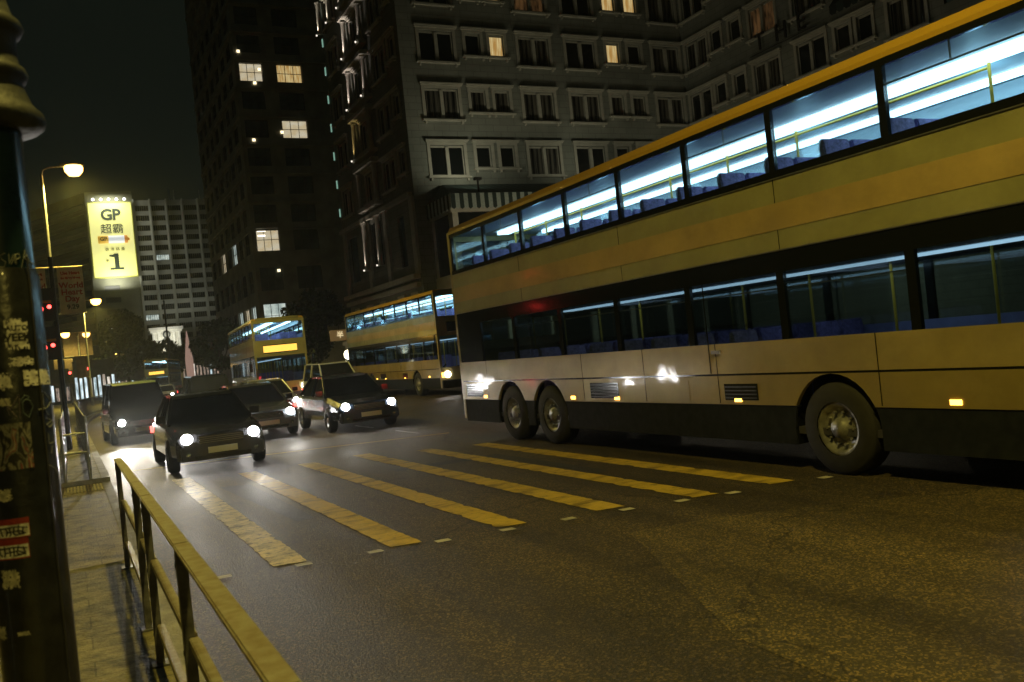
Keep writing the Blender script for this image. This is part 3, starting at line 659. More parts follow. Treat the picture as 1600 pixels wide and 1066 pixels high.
facade(mb, (XCc, YB, 0), (0, -1, 0), (1, 0, 0), 30, 0, HT, ops_for(colsC, floors))
colsA = [(0.6, 'W'), (3.2, 'N'), (6.5, 'W'), (10.6, 'W'), (13.1, 'N')]
colsA = [(0.75, 'W'), (6.45, 'W'), (10.3, 'W'), (13.35, 'N')]
facade(mb, (XA, 65.6, 0), (0, -1, 0), (1, 0, 0), 15.4, 0, HT, ops_for(colsA, floors) + [(6.65, 8.8, 7.85, 10.9), (1.2, 3.2, 7.4, 10.7), (12.1, 13.2, 7.2, 10.4)])
mb.quad((XA, 65.6, 0), (XA, 65.6, HT), (60, 65.6, HT), (60, 65.6, 0)); mb.quad((XA, 65.6, HT), (XA, YB, HT), (XCc, YB, HT), (XCc, 65.6, HT))
mb.quad((XCc, 65.6, HT), (XCc, 20.2, HT), (60, 20.2, HT), (60, 65.6, HT)); mb.quad((XCc, 20.2, 0), (60, 20.2, 0), (60, 20.2, HT), (XCc, 20.2, HT))
mb.build('wall', STONE, hotel)
for i, (u, k) in enumerate(colsB):
    for j, z in enumerate(floors):
        st = litB.get((i, j), 'curtain' if (i * 7 + j * 5 + i * j) % 4 == 1 else 'dark')
        if (i, j) == (3, 3): st = 'dim'
        put_win(WIDE if k == 'W' else NARR, hotel, (XA + u, YB, z + (0 if k == 'W' else 0.48)), 0, st)
for i, (u, k) in enumerate(colsC):
    for j, z in enumerate(floors[:4]):
        if u > 19 and j < 3: continue
        put_win(WIDE if k == 'W' else NARR, hotel, (XCc, YB - u, z + (0 if k == 'W' else 0.48)), -math.pi / 2, 'dim' if (i, j) == (3, 2) else 'curtain' if (i * 5 + j * 3) % 4 == 2 else 'dark')
for i, (u, k) in enumerate(colsA):
    for j, z in enumerate(floors):
        put_win(WIDE if k == 'W' else NARR, hotel, (XA, 65.6 - u, z + (0 if k == 'W' else 0.48)), -math.pi / 2)
# string courses, cornice, base storey
mb = MB()
for z in (26.0,):
    mb.box(XA - 0.22, XCc - 0.3, YB - 0.22, YB - 0.002, z - 0.0, z + 0.22)
mb.box(XA - 0.75, XA - 0.002, YB - 0.75, 65.6, HT - 0.5, HT + 0.1); mb.box(XA, XCc, YB - 0.75, YB - 0.002, HT - 0.5, HT + 0.1)
mb.build('cornice', TRIM, hotel)
mb = MB()
for z, d in ((11.2, 0.3), (6.25, 0.45), (5.75, 0.3)):
    mb.box(XA - d, XA - 0.002, YB + 0.3, 65.6, z, z + 0.28)
for y in (50.6, 55.6, 59.6, 65.1):
    mb.box(XA - 0.16, XA - 0.002, y - 0.32, y + 0.32, 6.53, 11.2)
for y in (51.5, 54, 57.7, 60.7, 63.5): mb.box(XA - 0.14, XA - 0.002, y - 0.6, y + 0.6, 1.0, 5.5)
mb.build('base_mouldings', TRIM, hotel)
# the tall framed bay on the road side: pilasters, balustrades, brackets
for k, z in enumerate(floors):
    for y in (59.55, 56.15):
        MB().lathe([(0.20, z - 0.15), (0.16, z), (0.14, z + 2.05), (0.20, z + 2.2)], (XA - 0.34, y, 0), 12).build('column', TRIM, hotel)
    MB().box(XA - 0.62, XA - 0.002, 55.8, 59.9, z + 2.38, z + 2.6).box(XA - 0.5, XA - 0.002, 55.9, 59.8, z + 2.6, z + 2.72).build('ledge', TRIM, hotel)
    MB().box(XA - 0.55, XA - 0.002, 55.9, 59.8, z - 0.42, z - 0.17).build('ledge', TRIM, hotel)
for y, za, zb in ((59.3, 7.9, 10.8), (56.4, 7.9, 10.8), (64.9, 26.3, 28.3), (62.3, 26.3, 28.3)):
    MB().lathe([(0.22, za - 0.15), (0.17, za), (0.15, zb), (0.22, zb + 0.2)], (XA - 0.4, y, 0), 12).build('column', TRIM, hotel)

MB().box(XA + 0.05, XA + 0.2, 56.85, 58.9, 7.9, 10.85).build('pane', DGLASS, hotel); MB().box(XA + 0.1, XA + 0.2, 62.45, 64.35, 7.45, 10.65).build('pane', DGLASS, hotel)
MB().box(XA + 0.1, XA + 0.2, 52.45, 53.45, 7.25, 10.35).build('pane', DGLASS, hotel)
UPL = emit('uplight lens', (1, 0.9, 0.75), 1.2)
def uplight(y, z, e, col=(1, 0.86, 0.76)):
    MB().lathe([(0.05, 0), (0.06, 0.10), (0.0, 0.10)], (XA - 0.68, y, z), 8).build('uplight', UPL, hotel)
    light('SPOT', (XA - 0.74, y, z + 0.14), e * 2.6, col, 0.04, aim=(XA - 0.34, y, z + 2.0), ang=R(46), blend=0.9, parent=hotel, name='uplight_beam')
for y, z, e, c in ((59.55, 22.45, 150, (1, .84, .76)), (59.55, 18.9, 130, (1, .82, .76)), (59.3, 7.75, 120, (1, .82, .7)), (59.55, 15.35, 45, (1, .7, .25)), (64.9, 26.0, 130, (1, .88, .72)), (62.3, 26.0, 120, (1, .88, .72)),
                   (56.15, 22.45, 30, (1, .84, .76)), (56.15, 18.9, 40, (1, .82, .76)), (56.4, 7.75, 30, (1, .82, .7)), (56.15, 26.0, 160, (1, .85, .75)), (59.55, 26.0, 100, (1, .85, .75))):
    uplight(y, z, e, c)
# green slit lights on the back corner
CLM = emit('greenish slit light', (0.45, 0.85, 0.65), 0.4)
for k in range(10): MB().box(XA - 0.10, XA - 0.03, 65.62, 65.75, 12.6 + 2.15 * k, 13.2 + 2.15 * k).build('corner_light', CLM, hotel)
# wall letters on the centre block
LETM = mat('black bronze letters', (0.006, 0.006, 0.006), 0.5)
for ch, u in (('T', 8.0), ('H', 9.85), ('E', 11.5)):
    me = text_mesh(ch, 1.5, offset=0.0, extrude=0.06); me.materials.clear(); me.materials.append(LETM)
    o = bpy.data.objects.new('wall_letter', me); C.objects.link(o); o.parent = hotel
    o.rotation_euler = (math.pi / 2, 0, -math.pi / 2); o.location = (XCc - 0.32, YB - u, 18.85)
MB().box(XCc - 0.30, XCc - 0.24, YB - 12.6, YB - 7, 18.22, 18.27).build('letter_rail', DGREY, hotel)
sa = MB()                                        # small dark window canopy with a scalloped edge beside the letters
for k in range(9):
    y = YB - 14.6 - k * 0.5
    sa.m(k % 2).quad((XCc - 0.02, y, 19.9), (XCc - 0.02, y - 0.5, 19.9), (XCc - 1.3, y - 0.5, 18.5), (XCc - 1.3, y, 18.5))
    sa.prism([(y, 18.5), (y - 0.5, 18.5), (y - 0.5, 18.1), (y - 0.38, 17.95), (y - 0.12, 17.95), (y, 18.1)], XCc - 1.33, XCc - 1.30, 'x')
sa.build('window_canopy', [mat('black green canvas', (0.008, 0.014, 0.012), 0.8), mat('deep green canvas', (0.02, 0.035, 0.03), 0.8)], hotel)
# projecting terrace restaurant below the awning
vr = MB(); vx0, vx1, vy = 20.5, 40.6, 47.0
for k in range(8):
    x = vx0 + k * (vx1 - vx0) / 7; vr.box(x, x + 0.35, vy, vy + 0.35, 0, 9.6)
for y in (vy, YB - 0.5): vr.box(vx0, vx0 + 0.3, y + 0.36, y + 0.6, 0, 9.6)
vr.box(vx0 - 0.1, vx1, vy - 0.1, YB - 0.01, 9.6, 9.95); vr.box(vx0 - 0.1, vx1, vy - 0.1, YB - 0.01, 5.2, 6.1); vr.box(vx0 - 0.05, vx1, vy - 0.05, vy + 0.3, 0, 1.0)
vr.build('terrace_frame', TRIM, hotel)
MB().box(vx0 + 0.12, vx1 - 0.1, vy + 0.15, vy + 0.2, 6.11, 9.59).box(vx0 + 0.12, vx0 + 0.17, vy + 0.62, YB - 0.02, 6.11, 9.59).box(vx0 + 0.12, vx1 - 0.1, vy + 0.15, vy + 0.2, 1.01, 5.19).build('terrace_glazing', DGLASS, hotel)
# awning
AWD = mat('dark green canvas', (0.012, 0.028, 0.024), 0.8, noise=0.2); AWL = mat('pale green canvas', (0.30, 0.36, 0.33), 0.8, noise=0.12)
aw = thing('striped_awning', 'green and white striped awning with a scalloped valance over the hotel terrace', 'awning', (0, 0, 0.0))
ax0, ax1, ay = 20.25, 40.55, 46.4; z_hi, z_lo, z_v = 11.85, 10.65, 9.75
mb = MB(); n_ = 78
for k in range(n_):
    u = ax0 + (ax1 - ax0) * k / n_; v = ax0 + (ax1 - ax0) * (k + 1) / n_
    ut = max(u, 21.3); vt = max(v, 21.3)
    mb.m(k % 2); mb.quad((u, ay, z_lo), (v, ay, z_lo), (vt, YB - 0.3, z_hi), (ut, YB - 0.3, z_hi))
for k in range(14):
    u = YB - (YB - ay) * k / 14; v = YB - (YB - ay) * (k + 1) / 14
    mb.m(k % 2); mb.quad((ax0, u, z_lo), (ax0, v, z_lo), (21.3, YB - 0.3, z_hi), (21.3, YB - 0.3, z_hi))
mb.build('canopy', [AWD, mat('mid green canvas', (0.03, 0.06, 0.052), 0.8)], aw)
mb = MB()
for k in range(n_):
    u = ax0 + (ax1 - ax0) * k / n_; v = ax0 + (ax1 - ax0) * (k + 1) / n_; m_ = (u + v) / 2
    mb.m(k % 2).prism([(u, z_lo), (v, z_lo), (v, z_v + 0.1), (m_, z_v), (u, z_v + 0.1)], ay - 0.03, ay, 'y')
for k in range(14):
    u = YB - (YB - ay) * k / 14; v = YB - (YB - ay) * (k + 1) / 14; m_ = (u + v) / 2
    mb.m(k % 2).prism([(u, z_lo), (v, z_lo), (v, z_v + 0.1), (m_, z_v), (u, z_v + 0.1)], ax0 - 0.03, ax0, 'x')
mb.build('valance', [AWD, AWL], aw)
# added forecourt lamps, hidden behind the bus, to light the hotel wall
def forecourt(x, y, e, label, z=4.2):
    t = thing('forecourt_fill_lamp', label, 'lamp', (x, y, 0.13), group='globe lamps of the hotel forecourt')
    MB().lathe([(0.16, 0), (0.14, 0.3), (0.07, 0.4), (0.05, z - 0.5), (0.12, z - 0.42)], n=12).build('post', BLK, t)
    MB().lathe([(0.0, -0.4), (0.16, -0.34), (0.24, -0.18), (0.24, -0.02), (0.16, 0.14), (0, 0.2)], (0, 0, z), 16).build('globe', emit('globe glass', (1, 0.85, 0.6), 6), t)
    light('POINT', (0, 0, z + 0.4), e, (1.0, 0.86, 0.58), 0.25, parent=t)
forecourt(22.6, 41.5, 500, 'added globe lamp at the corner of the hotel forecourt, nearest the road', 4.2)
forecourt(32, 41, 330, 'added middle globe lamp of the hotel forecourt')
forecourt(36, 34, 240, 'added globe lamp deepest in the hotel forecourt')

def wall_flood(x, e, label, ty, tz):  # lamps added to brighten the hotel wall above the awning
    t = thing('wall_fill_floodlight', label, 'fill floodlight', (x, 46.75, 9.96), group='added floodlights on the terrace roof')
    MB().box(-0.05, 0.05, -0.03, 0.03, 0, 1.5).build('stand', DGREY, t)
    MB().box(-0.22, 0.22, -0.12, 0.10, 1.5, 1.66).build('housing', DGREY, t)
    light('SPOT', (0, 0.2, 1.72), e, (1.0, 0.96, 0.70), 0.1, aim=(ty, 3.4, tz), ang=R(150), blend=1, parent=t)
wall_flood(22.2, 240, 'added dark floodlight standing on the terrace awning at the hotel corner', 1.0, 5.0)
wall_flood(30.5, 130, 'added dark floodlight standing on the middle of the terrace awning', 0, 7.0)
wall_flood(38.0, 60, 'added dark floodlight at the inner end of the terrace awning', 0.6, 7.0)
# ================================================================ DARK TOWER
TW = mat('dark tower cladding', (0.30, 0.30, 0.26), 0.6, noise=0.25, nscale=0.5, bump=0.2, bscale=3)
tower = thing('office_tower', 'dark round-cornered office tower with a few lit windows behind the hotel', 'building', (0, 0, 0))
TF = mat('dark window frame', (0.03, 0.03, 0.03), 0.5)
def grid_win(W, H, nx, nz, m, name='window', d=0.30, fm=None, bar=0.06):
    mb = MB(); mb.m(1).box(0, W, d - 0.04, d, 0, H); mb.m(0)
    for i in range(nx + 1):
        x = (W - bar) * i / nx; mb.box(x, x + bar, d - 0.12, d - 0.041, 0.001, H - 0.001)
    for j in range(nz + 1):
        z = (H - bar) * j / nz; mb.box(0.001, W - 0.001, d - 0.11, d - 0.042, z, z + bar)
    return mb.mesh(name, [fm or TF, m])
tz = [5.4, 11.4] + [16.2 + 3.47 * k for k in range(14)]
th_ = [4.4, 2.8] + [2.8] + [2.2] * 13
facF = [(0.5, 2.75), (5.0, 3.1)]                 # front, from (21.5,110)
mb = MB(); Y0 = 110.0; X0 = 21.5
facade(mb, (X0, Y0, 0), (1, 0, 0), (0, 1, 0), 16, 0, 66, [(a, a + w_, z, z + h_) for a, w_ in facF for z, h_ in zip(tz, th_)], 0.35)
colL = [2.0 + 4.6 * k for k in range(7)]
facade(mb, (X0, Y0, 0), (0, 1, 0), (1, 0, 0), 34, 0, 66, [(a, a + 3.4, z, z + h_) for a in colL for z, h_ in zip(tz, th_)], 0.35)
mb.quad((X0, Y0, 66), (X0 + 16, Y0, 66), (X0 + 16, Y0 + 34, 66), (X0, Y0 + 34, 66)); mb.quad((X0 + 16, Y0, 0), (X0 + 16, Y0 + 34, 0), (X0 + 16, Y0 + 34, 66), (X0 + 16, Y0, 66))
mb.quad((X0, Y0 + 34, 0), (X0 + 16, Y0 + 34, 0), (X0 + 16, Y0 + 34, 66), (X0, Y0 + 34, 66))
for k in range(1, 14):                            # ledges
    z = 15.4 + 3.47 * k; mb.box(X0 - 0.18, X0 + 16, Y0 - 0.18, Y0 - 0.003, z - 0.2, z); mb.box(X0 - 0.18, X0 - 0.003, Y0, Y0 + 34, z - 0.2, z)
mb.build('wall', TW, tower)
TG = mat('tower glass', (0.06, 0.085, 0.08), 0.2, noise=0.5, nscale=0.3)
cache = {}
def tw(W, H, m, nx, nz):
    k = (W, H, m.name, nx, nz)
    if k not in cache: cache[k] = grid_win(W, H, nx, nz, m)
    return cache[k]
litF = {(0, 2): OFFICE, (0, 0): COOL, (0, 8): OFFICE, (1, 8): WARM, (1, 6): OFFICE}
for i, (a, w_) in enumerate(facF):
    for j, (z, h_) in enumerate(zip(tz, th_)):
        m = litF.get((i, j), TG)
        inst('window', tw(w_, h_, m, 3, 2 if h_ < 4 else 3), tower, (X0 + a, Y0, z), 0, 'lit office window' if m != TG else None)
litL = {(4, 2): OFFICE, (0, 0): COOL, (1, 0): OFFICE, (2, 0): COOL, (2, 2): COOL}
for i, a in enumerate(colL):
    for j, (z, h_) in enumerate(zip(tz, th_)):
        if j > 11: continue
        m = litL.get((i, j), TG)
        if len([c for c in tower.children]) > 108: m = TG
        inst('window', tw(3.4, h_, m, 3, 2 if h_ < 4 else 3), tower, (X0, Y0 + a + 3.4, z), -math.pi / 2, 'lit side window' if m != TG else None)
# interior strips in the lit room and small far lights
for (x0_, x1_, z_) in ((22.2, 23.2, 18.6), (22.2, 23.1, 18.0), ):
    MB().box(x0_, x1_, 110.10, 110.16, z_, z_ + 0.22).build('ceiling_light', emit('room tube', (1, 0.9, 0.72), 2.2), tower)
for (x, z) in ((22.7, 29.6), (23.5, 36.6), (24.2, 38.3), (26.2, 30.6), (24.1, 13.6), (21.9, 40.4)):
    MB().box(x, x + 0.35, 109.88, 109.93, z, z + 0.32).build('room_lamp', emit('room lamp', (1, 0.82, 0.5), 2.2), tower)
# dark block behind, right of the tower
bk = thing('dark_block', 'plain dark building filling the gap between tower and hotel', 'building', (0, 0, 0))
mb = MB(); facade(mb, (34, 134, 0), (1, 0, 0), (0, 1, 0), 40, 0, 60, [(3 + 5 * a, 5.6 + 5 * a, 4 + 4 * b, 6 + 4 * b) for a in range(7) for b in range(13)]); mb.box(34, 74, 136, 150, 0, 60)
mb.build('wall', mat('dark render', (0.06, 0.065, 0.06), 0.9, noise=0.2, nscale=0.3), bk)
MB().box(36, 72, 135.9, 135.95, 3, 57).build('glazing', DGLASS, bk)

# ================================================================ FAR SLAB, BANDED BLOCK, BILLBOARD
SL = mat('pale concrete frame', (0.42, 0.42, 0.38), 0.8, noise=0.15, nscale=0.2)
slabb = thing('slab_block', 'pale gridded slab block behind the yellow billboard', 'building', (0, 0, 0))
SX0, SY, bay, nb, nf, fh = 24.9, 322.0, 5.15, 8, 14, 3.35
mb = MB(); ops = []
for i in range(nb):
    for j in range(nf): ops.append((i * bay + 0.7, (i + 1) * bay - 0.25, 15.8 + j * fh - 0.0, 15.8 + j * fh + 1.95))
ops += [(i * bay + 0.5, (i + 1) * bay - 0.3, 9.0, 13.2) for i in range(nb)]
facade(mb, (SX0, SY, 0), (1, 0, 0), (0, 1, 0), nb * bay, 0, 63, ops, 0.8)
mb.quad((SX0, SY, 63), (SX0 + nb * bay, SY, 63), (SX0 + nb * bay, SY + 20, 63), (SX0, SY + 20, 63))
for i in range(nb + 1): mb.box(SX0 + i * bay - 0.02, SX0 + i * bay + 0.42, SY - 0.9, SY - 0.01, 15, 63.3)
mb.box(SX0 - 1, SX0 + nb * bay + 1, SY - 1.0, SY - 0.92, 14.2, 15.0)
mb.build('wall', SL, slabb)
sw = {'d': grid_win(4.2, 1.95, 6, 1, DGLASS, fm=mat('window bars', (0.25, 0.25, 0.23), 0.6), bar=0.12, d=0.7), 'c': grid_win(4.2, 1.95, 6, 1, COOL, fm=TF, bar=0.12, d=0.7)}
for i in range(7):
    for j in range(nf):
        inst('window', sw['c' if (i, j) in ((0, 2), (1, 8)) else 'd'], slabb, (SX0 + i * bay + 0.7, SY, 15.8 + j * fh), 0, 'cool lit window' if (i, j) in ((0, 2), (1, 8)) else None)
for i in range(nb): MB().box(SX0 + i * bay + 0.5, SX0 + (i + 1) * bay - 0.3, SY + 0.5, SY + 0.6, 9, 13.2).build('shop_pane', DGLASS, slabb)
mb = MB()
for x in (37, 38.6, 47): mb.tube([(x, SY + 3, 63), (x, SY + 3, 67)], 0.12, 6)
mb.build('roof_mast', GALV, slabb)
# flood lights added on the podium edge to brighten the facade
for x, e in ((31, 2600), (39, 1100), (47, 700)):
    MB().box(x - 0.4, x + 0.4, SY - 14.6, SY - 14, 14.9, 15.3).build('fill floodlight', DGREY, slabb)
    light('SPOT', (x, SY - 14, 15.5), e, (0.96, 1, 0.82), 0.5, aim=(x + 1, SY, 44), ang=R(110), blend=1, parent=slabb)
MB().box(SX0 - 1, SX0 + nb * bay, SY - 16, SY - 1.1, 13.6, 14.9).build('podium', SL, slabb)

band = thing('banded_block', 'dark office block with slanting rows of windows left of the yellow billboard', 'building', (0, 0, 0))
BN = mat('greenish dark concrete', (0.16, 0.16, 0.12), 0.85, noise=0.2, nscale=0.2)
mb = MB(); ud = Vector((-0.45, 0.893, 0)); P0 = Vector((10.6, SY, 0)); inn = Vector((0.893, 0.45, 0))
facade(mb, P0, ud, inn, 120, 0, 66, [(1, 119, 14 + 3.6 * k, 15.9 + 3.6 * k) for k in range(14)], 0.6)
facade(mb, (10.6, SY, 0), (1, 0, 0), (0, 1, 0), SX0 - 10.6, 0, 66, [(3.4, 8.0, 33.2, 34.9), (3.4, 8.0, 29.3, 31.0), (3.4, 8.0, 25.4, 27.1)], 0.5)
mb.quad((10.6, SY, 66), (SX0, SY, 66), (SX0, SY + 40, 66), (10.6, SY + 40, 66))
for k in range(14): mb.quad(P0 + ud * 0 + Vector((0, 0, 0)) + inn * -0.3 + Vector((0, 0, 13.4 + 3.6 * k)), P0 + ud * 119 + inn * -0.3 + Vector((0, 0, 13.4 + 3.6 * k)), P0 + ud * 119 + Vector((0, 0, 13.4 + 3.6 * k)), P0 + Vector((0, 0, 13.4 + 3.6 * k)))
mb.build('wall', BN, band)
mb = MB(); mb.quad(P0 + inn * 0.5 + Vector((0, 0, 13)), P0 + ud * 119 + inn * 0.5 + Vector((0, 0, 13)), P0 + ud * 119 + inn * 0.5 + Vector((0, 0, 65)), P0 + inn * 0.5 + Vector((0, 0, 65)))
mb.build('glazing', DGLASS, band)
for k in range(3): MB().box(14, 18.6, SY + 0.4, SY + 0.45, 25.4 + 3.9 * k, 27.1 + 3.9 * k).build('pane', mat('grey pane', (0.05, 0.05, 0.045), 0.3), band)

bb = thing('billboard', 'tall glowing yellow billboard with dark letters, a pictured battery and a large 1', 'billboard', (11.3, SY - 1.6, 37.6))
BBm = bpy.data.materials.new('backlit yellow film'); BBm.use_nodes = True
n = BBm.node_tree.nodes; l = BBm.node_tree.links; p = n['Principled BSDF']
p.inputs['Base Color'].default_value = (0.62, 0.60, 0.16, 1); p.inputs['Emission Color'].default_value = (0.88, 0.86, 0.34, 1); p.inputs['Emission Strength'].default_value = 0.85
BBm.cycles.emission_sampling = 'NONE'
BW, BH = 12.9, 24.4
MB().box(0, BW, -0.3, 0.0, 0, BH).build('panel', BBm, bb)
fr = MB(); fr.box(-0.25, 0, -0.45, 0.9, -0.25, BH + 0.25); fr.box(BW, BW + 0.25, -0.45, 0.9, -0.25, BH + 0.25); fr.box(0, BW, -0.45, 0.9, BH, BH + 0.25); fr.box(0, BW, -0.45, 0.9, -0.25, 0)
fr.build('frame', mat('yellow frame', (0.5, 0.5, 0.08), 0.6), bb)
BLT = mat('dark sign letter', (0.018, 0.035, 0.022), 0.7)
PALE = mat('pale grey ink', (0.22, 0.22, 0.06), 0.7)
text_obj('lettering', 'GP', 5.0, BLT, bb, (BW / 2, -0.5, 20.3), offset=0.16, extrude=0.05, space=0.92)
text_obj('lettering', '超霸', 3.5, BLT, bb, (BW / 2 + 0.1, -0.5, 15.6), offset=0.02, extrude=0.05)
text_obj('lettering', '香 港 銷 量', 1.25, PALE, bb, (BW / 2 + 0.4, -0.5, 9.0), offset=0.01, extrude=0.03)
text_obj('lettering', '第', 0.95, PALE, bb, (BW / 2 - 2.2, -0.5, 5.3), offset=0.01, extrude=0.03)
mb = MB()                                        # the big numeral: stem, flag, slab foot
mb.box(6.4, 7.7, -0.55, -0.35, 2.9, 7.6); mb.prism([(4.9, 6.7), (6.4, 6.4), (6.4, 7.45), (6.1, 7.25), (4.9, 7.15)], -0.55, -0.35, 'y'); mb.box(4.9, 9.0, -0.55, -0.35, 2.3, 2.9)
mb.build('numeral', BLT, bb)
bt = MB(); bt.lathe([(0.0, 0), (1.25, 0.0), (1.25, 3.1)], (2.0, -1.0, 12.2), 20, 'x'); bt.build('battery_picture', emit('orange print', (0.85, 0.5, 0.06), 0.5, (0.5, 0.3, 0.05)), bb)
MB().lathe([(1.26, 3.1), (1.26, 7.9)], (2.0, -1.0, 12.2), 20, 'x').build('battery_picture', emit('silver print', (0.7, 0.75, 0.78), 0.75, (0.5, 0.5, 0.5)), bb)
MB().lathe([(1.25, 7.9), (1.25, 8.9), (0.5, 9.0), (0.45, 9.5), (0, 9.5)], (2.0, -1.0, 12.2), 20, 'x').build('battery_picture', emit('copper print', (0.8, 0.32, 0.05), 0.5, (0.5, 0.2, 0.05)), bb)
text_obj('lettering', 'GP', 1.7, BLT, bb, (3.6, -2.35, 12.2), offset=0.05)
for k in range(5):
    x = 1.6 + k * 2.35
    q = MB().tube([(x, 0.2, BH + 0.2), (x, -1.6, BH + 0.9)], 0.08, 6).build('lamp_arm', DGREY, bb)
    MB().lathe([(0.0, -0.45), (0.42, -0.2), (0.46, 0.2), (0.2, 0.5), (0, 0.5)], (x, -1.9, BH + 0.8), 12).build('lamp_head', emit('sign lamp', (1, 1, 0.85), 5), q)
light('AREA', (BW / 2, -3.2, BH + 0.5), 2200, (1, 1, 0.8), parent=bb, aim=(BW / 2, 0, BH - 5)).data.size = 8
light('AREA', (BW / 2, -3.2, -1.5), 2200, (1, 1, 0.8), parent=bb, aim=(BW / 2, 0, 4)).data.size = 8
light('SPOT', (BW / 2, -10, BH * 0.5), 1500, (1, 0.95, 0.6), parent=bb, aim=(BW / 2, 0, -12), ang=R(120))

# ================================================================ TREES
def tree(x, y, rx, ry_, h, z0, label, nleaf, seed, size=0.35, m=LEAF, group=None, trunk=0.25):
    rnd = random.Random(seed)
    t = thing('tree', label, 'tree', (x, y, 0.1), group=group)
    mb = MB(); mb.tube([(0, 0, 0), (0.1, 0, z0 * 0.5), (-0.05, 0.1, z0), (0, 0, (z0 + h) / 2)], [trunk, trunk * 0.8, trunk * 0.65, trunk * 0.3], 9)
    cl = []
    for k in range(16):
        a = rnd.random() * 6.28; q = rnd.random() ** 0.5; zz_ = z0 + (h - z0) * (0.12 + 0.75 * rnd.random()); f_ = math.sin(math.pi * min(1, max(0.12, (zz_ - z0) / (h - z0) * 0.9 + 0.1))) 
        c = Vector((math.cos(a) * rx * q * 0.75 * f_, math.sin(a) * ry_ * q * 0.75 * f_, zz_)); cl.append((c, (0.22 + 0.16 * rnd.random()) * min(rx, h - z0)))
        if k < 8: mb.tube([(0, 0, z0 * 0.85 + 0.2 * k * z0 / 8), tuple(c * 0.5 + Vector((0, 0, z0 * 0.45))), tuple(c)], [trunk * 0.45, trunk * 0.28, trunk * 0.08], 6)
    mb.build('trunk', BARK, t)
    lf = MB()
    for k in range(nleaf):
        c, r_ = cl[rnd.randrange(len(cl))]
        d = Vector((rnd.gauss(0, 1), rnd.gauss(0, 1), rnd.gauss(0, 0.8))).normalized() * r_ * (0.55 + 0.5 * rnd.random()); p_ = c + d
        n1 = Vector((rnd.gauss(0, 1), rnd.gauss(0, 1), rnd.gauss(0, 1) + 0.5)).normalized(); t1 = n1.orthogonal().normalized(); t2 = n1.cross(t1)
        s_ = size * (0.6 + 0.8 * rnd.random())
        lf.add([p_ - t1 * s_ * 0.5, p_ + t2 * s_ * 0.28, p_ + t1 * s_ * 0.5, p_ - t2 * s_ * 0.28], [(0, 1, 2, 3)])
    lf.build('crown', m, t)
    return t
tree(22.6, 88.5, 3.9, 3.6, 9.2, 2.4, 'dense dark round-crowned tree beside the hotel', 9000, 3, 0.42)
tree(8.0, 141, 4.9, 4.5, 12.2, 3.5, 'broad dark tree below the yellow billboard', 8000, 5, 0.6)
tree(14.2, 150, 3.8, 3.6, 8.2, 2.6, 'lower dark tree right of the broad one, below the lit monument', 5000, 8, 0.55)
tree(4.6, 150, 3.0, 3.0, 7.0, 2.5, 'small dark tree behind the long banners', 3500, 9, 0.5)
tree(11.5, 128, 2.6, 2.6, 5.6, 1.6, 'low dark street tree above the queue of cars', 3500, 10, 0.42)
tree(19.0, 128, 4.0, 3.4, 9.4, 2.4, 'dark tree between the far bus and the tower', 5000, 11, 0.5)
pl = thing('flag_pole', 'tall thin dark pole standing in front of the slab block', 'pole', (11.6, 118, 0.1))
MB().lathe([(0.2, 0), (0.2, 0.5), (0.14, 0.6), (0.09, 11.4), (0.13, 11.5), (0.0, 11.7)], n=10).build('shaft', DGREY, pl)
MB().lathe([(0.32, 0), (0.32, 0.12), (0.22, 0.2)], n=12).build('base', DGREY, pl)
tree(16.6, 57, 0.9, 0.7, 1.9, 0.3, 'bright yellow-green clipped shrub at the hotel entrance', 1600, 21, 0.16, LEAF2, trunk=0.05)

# ================================================================ LIT MONUMENT, SHOPS, SMALL SIGN, COLUMN
MON = mat('white lit stone', (0.72, 0.70, 0.62), 0.7, noise=0.1, nscale=2)
mo = thing('monument', 'floodlit white classical gate with a round clock face, far down the road', 'monument', (15.6, 160, 0))
b = MB(); b.box(-2.1, 2.1, 0, 1.6, 0, 6.2); 
for x in (-2.0, -1.2, 1.2, 2.0): b.lathe([(0.32, 6.2), (0.26, 6.4), (0.24, 9.6), (0.34, 9.9)], (x, -0.1, 0), 10)
b.box(-1.75, 1.75, 0.1, 1.4, 6.2, 9.9); b.box(-2.5, 2.5, -0.5, 1.9, 9.9, 10.3); b.box(-2.7, 2.7, -0.7, 2.0, 10.3, 10.75); b.box(-2.2, 2.2, -0.3, 1.7, 10.75, 11.05)
b.build('stone_body', MON, mo)
MB().lathe([(0.62, -0.62), (0.62, -0.5)], (0, 0, 9.5), 20, 'y').build('clock_face', mat('dark clock ring', (0.05, 0.05, 0.05), 0.6), mo)
MB().lathe([(0.0, -0.70), (0.42, -0.66)], (0, 0, 9.5), 20, 'y').build('clock_dial', mat('clock dial', (0.3, 0.3, 0.26), 0.6), mo)
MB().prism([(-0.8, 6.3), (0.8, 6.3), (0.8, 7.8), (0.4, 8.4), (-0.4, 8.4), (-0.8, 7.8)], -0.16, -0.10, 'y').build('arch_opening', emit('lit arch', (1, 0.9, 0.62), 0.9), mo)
light('SPOT', (-1.5, -5, 5.5), 1500, (1, 1, 0.86), parent=mo, aim=(-0.8, 0, 9.2), ang=R(60)); light('SPOT', (2.0, -5, 5.5), 900, (1, 1, 0.86), parent=mo, aim=(1.2, 0, 9), ang=R(60))
MB().box(-1.7, -1.3, -5.2, -4.9, 0, 5.3).box(1.8, 2.2, -5.2, -4.9, 0, 5.3).build('floodlight_post', DGREY, mo)
cn = thing('lit_cone', 'slim pinkish lit cone beside the white monument', 'cone', (17.4, 148, 0.1))
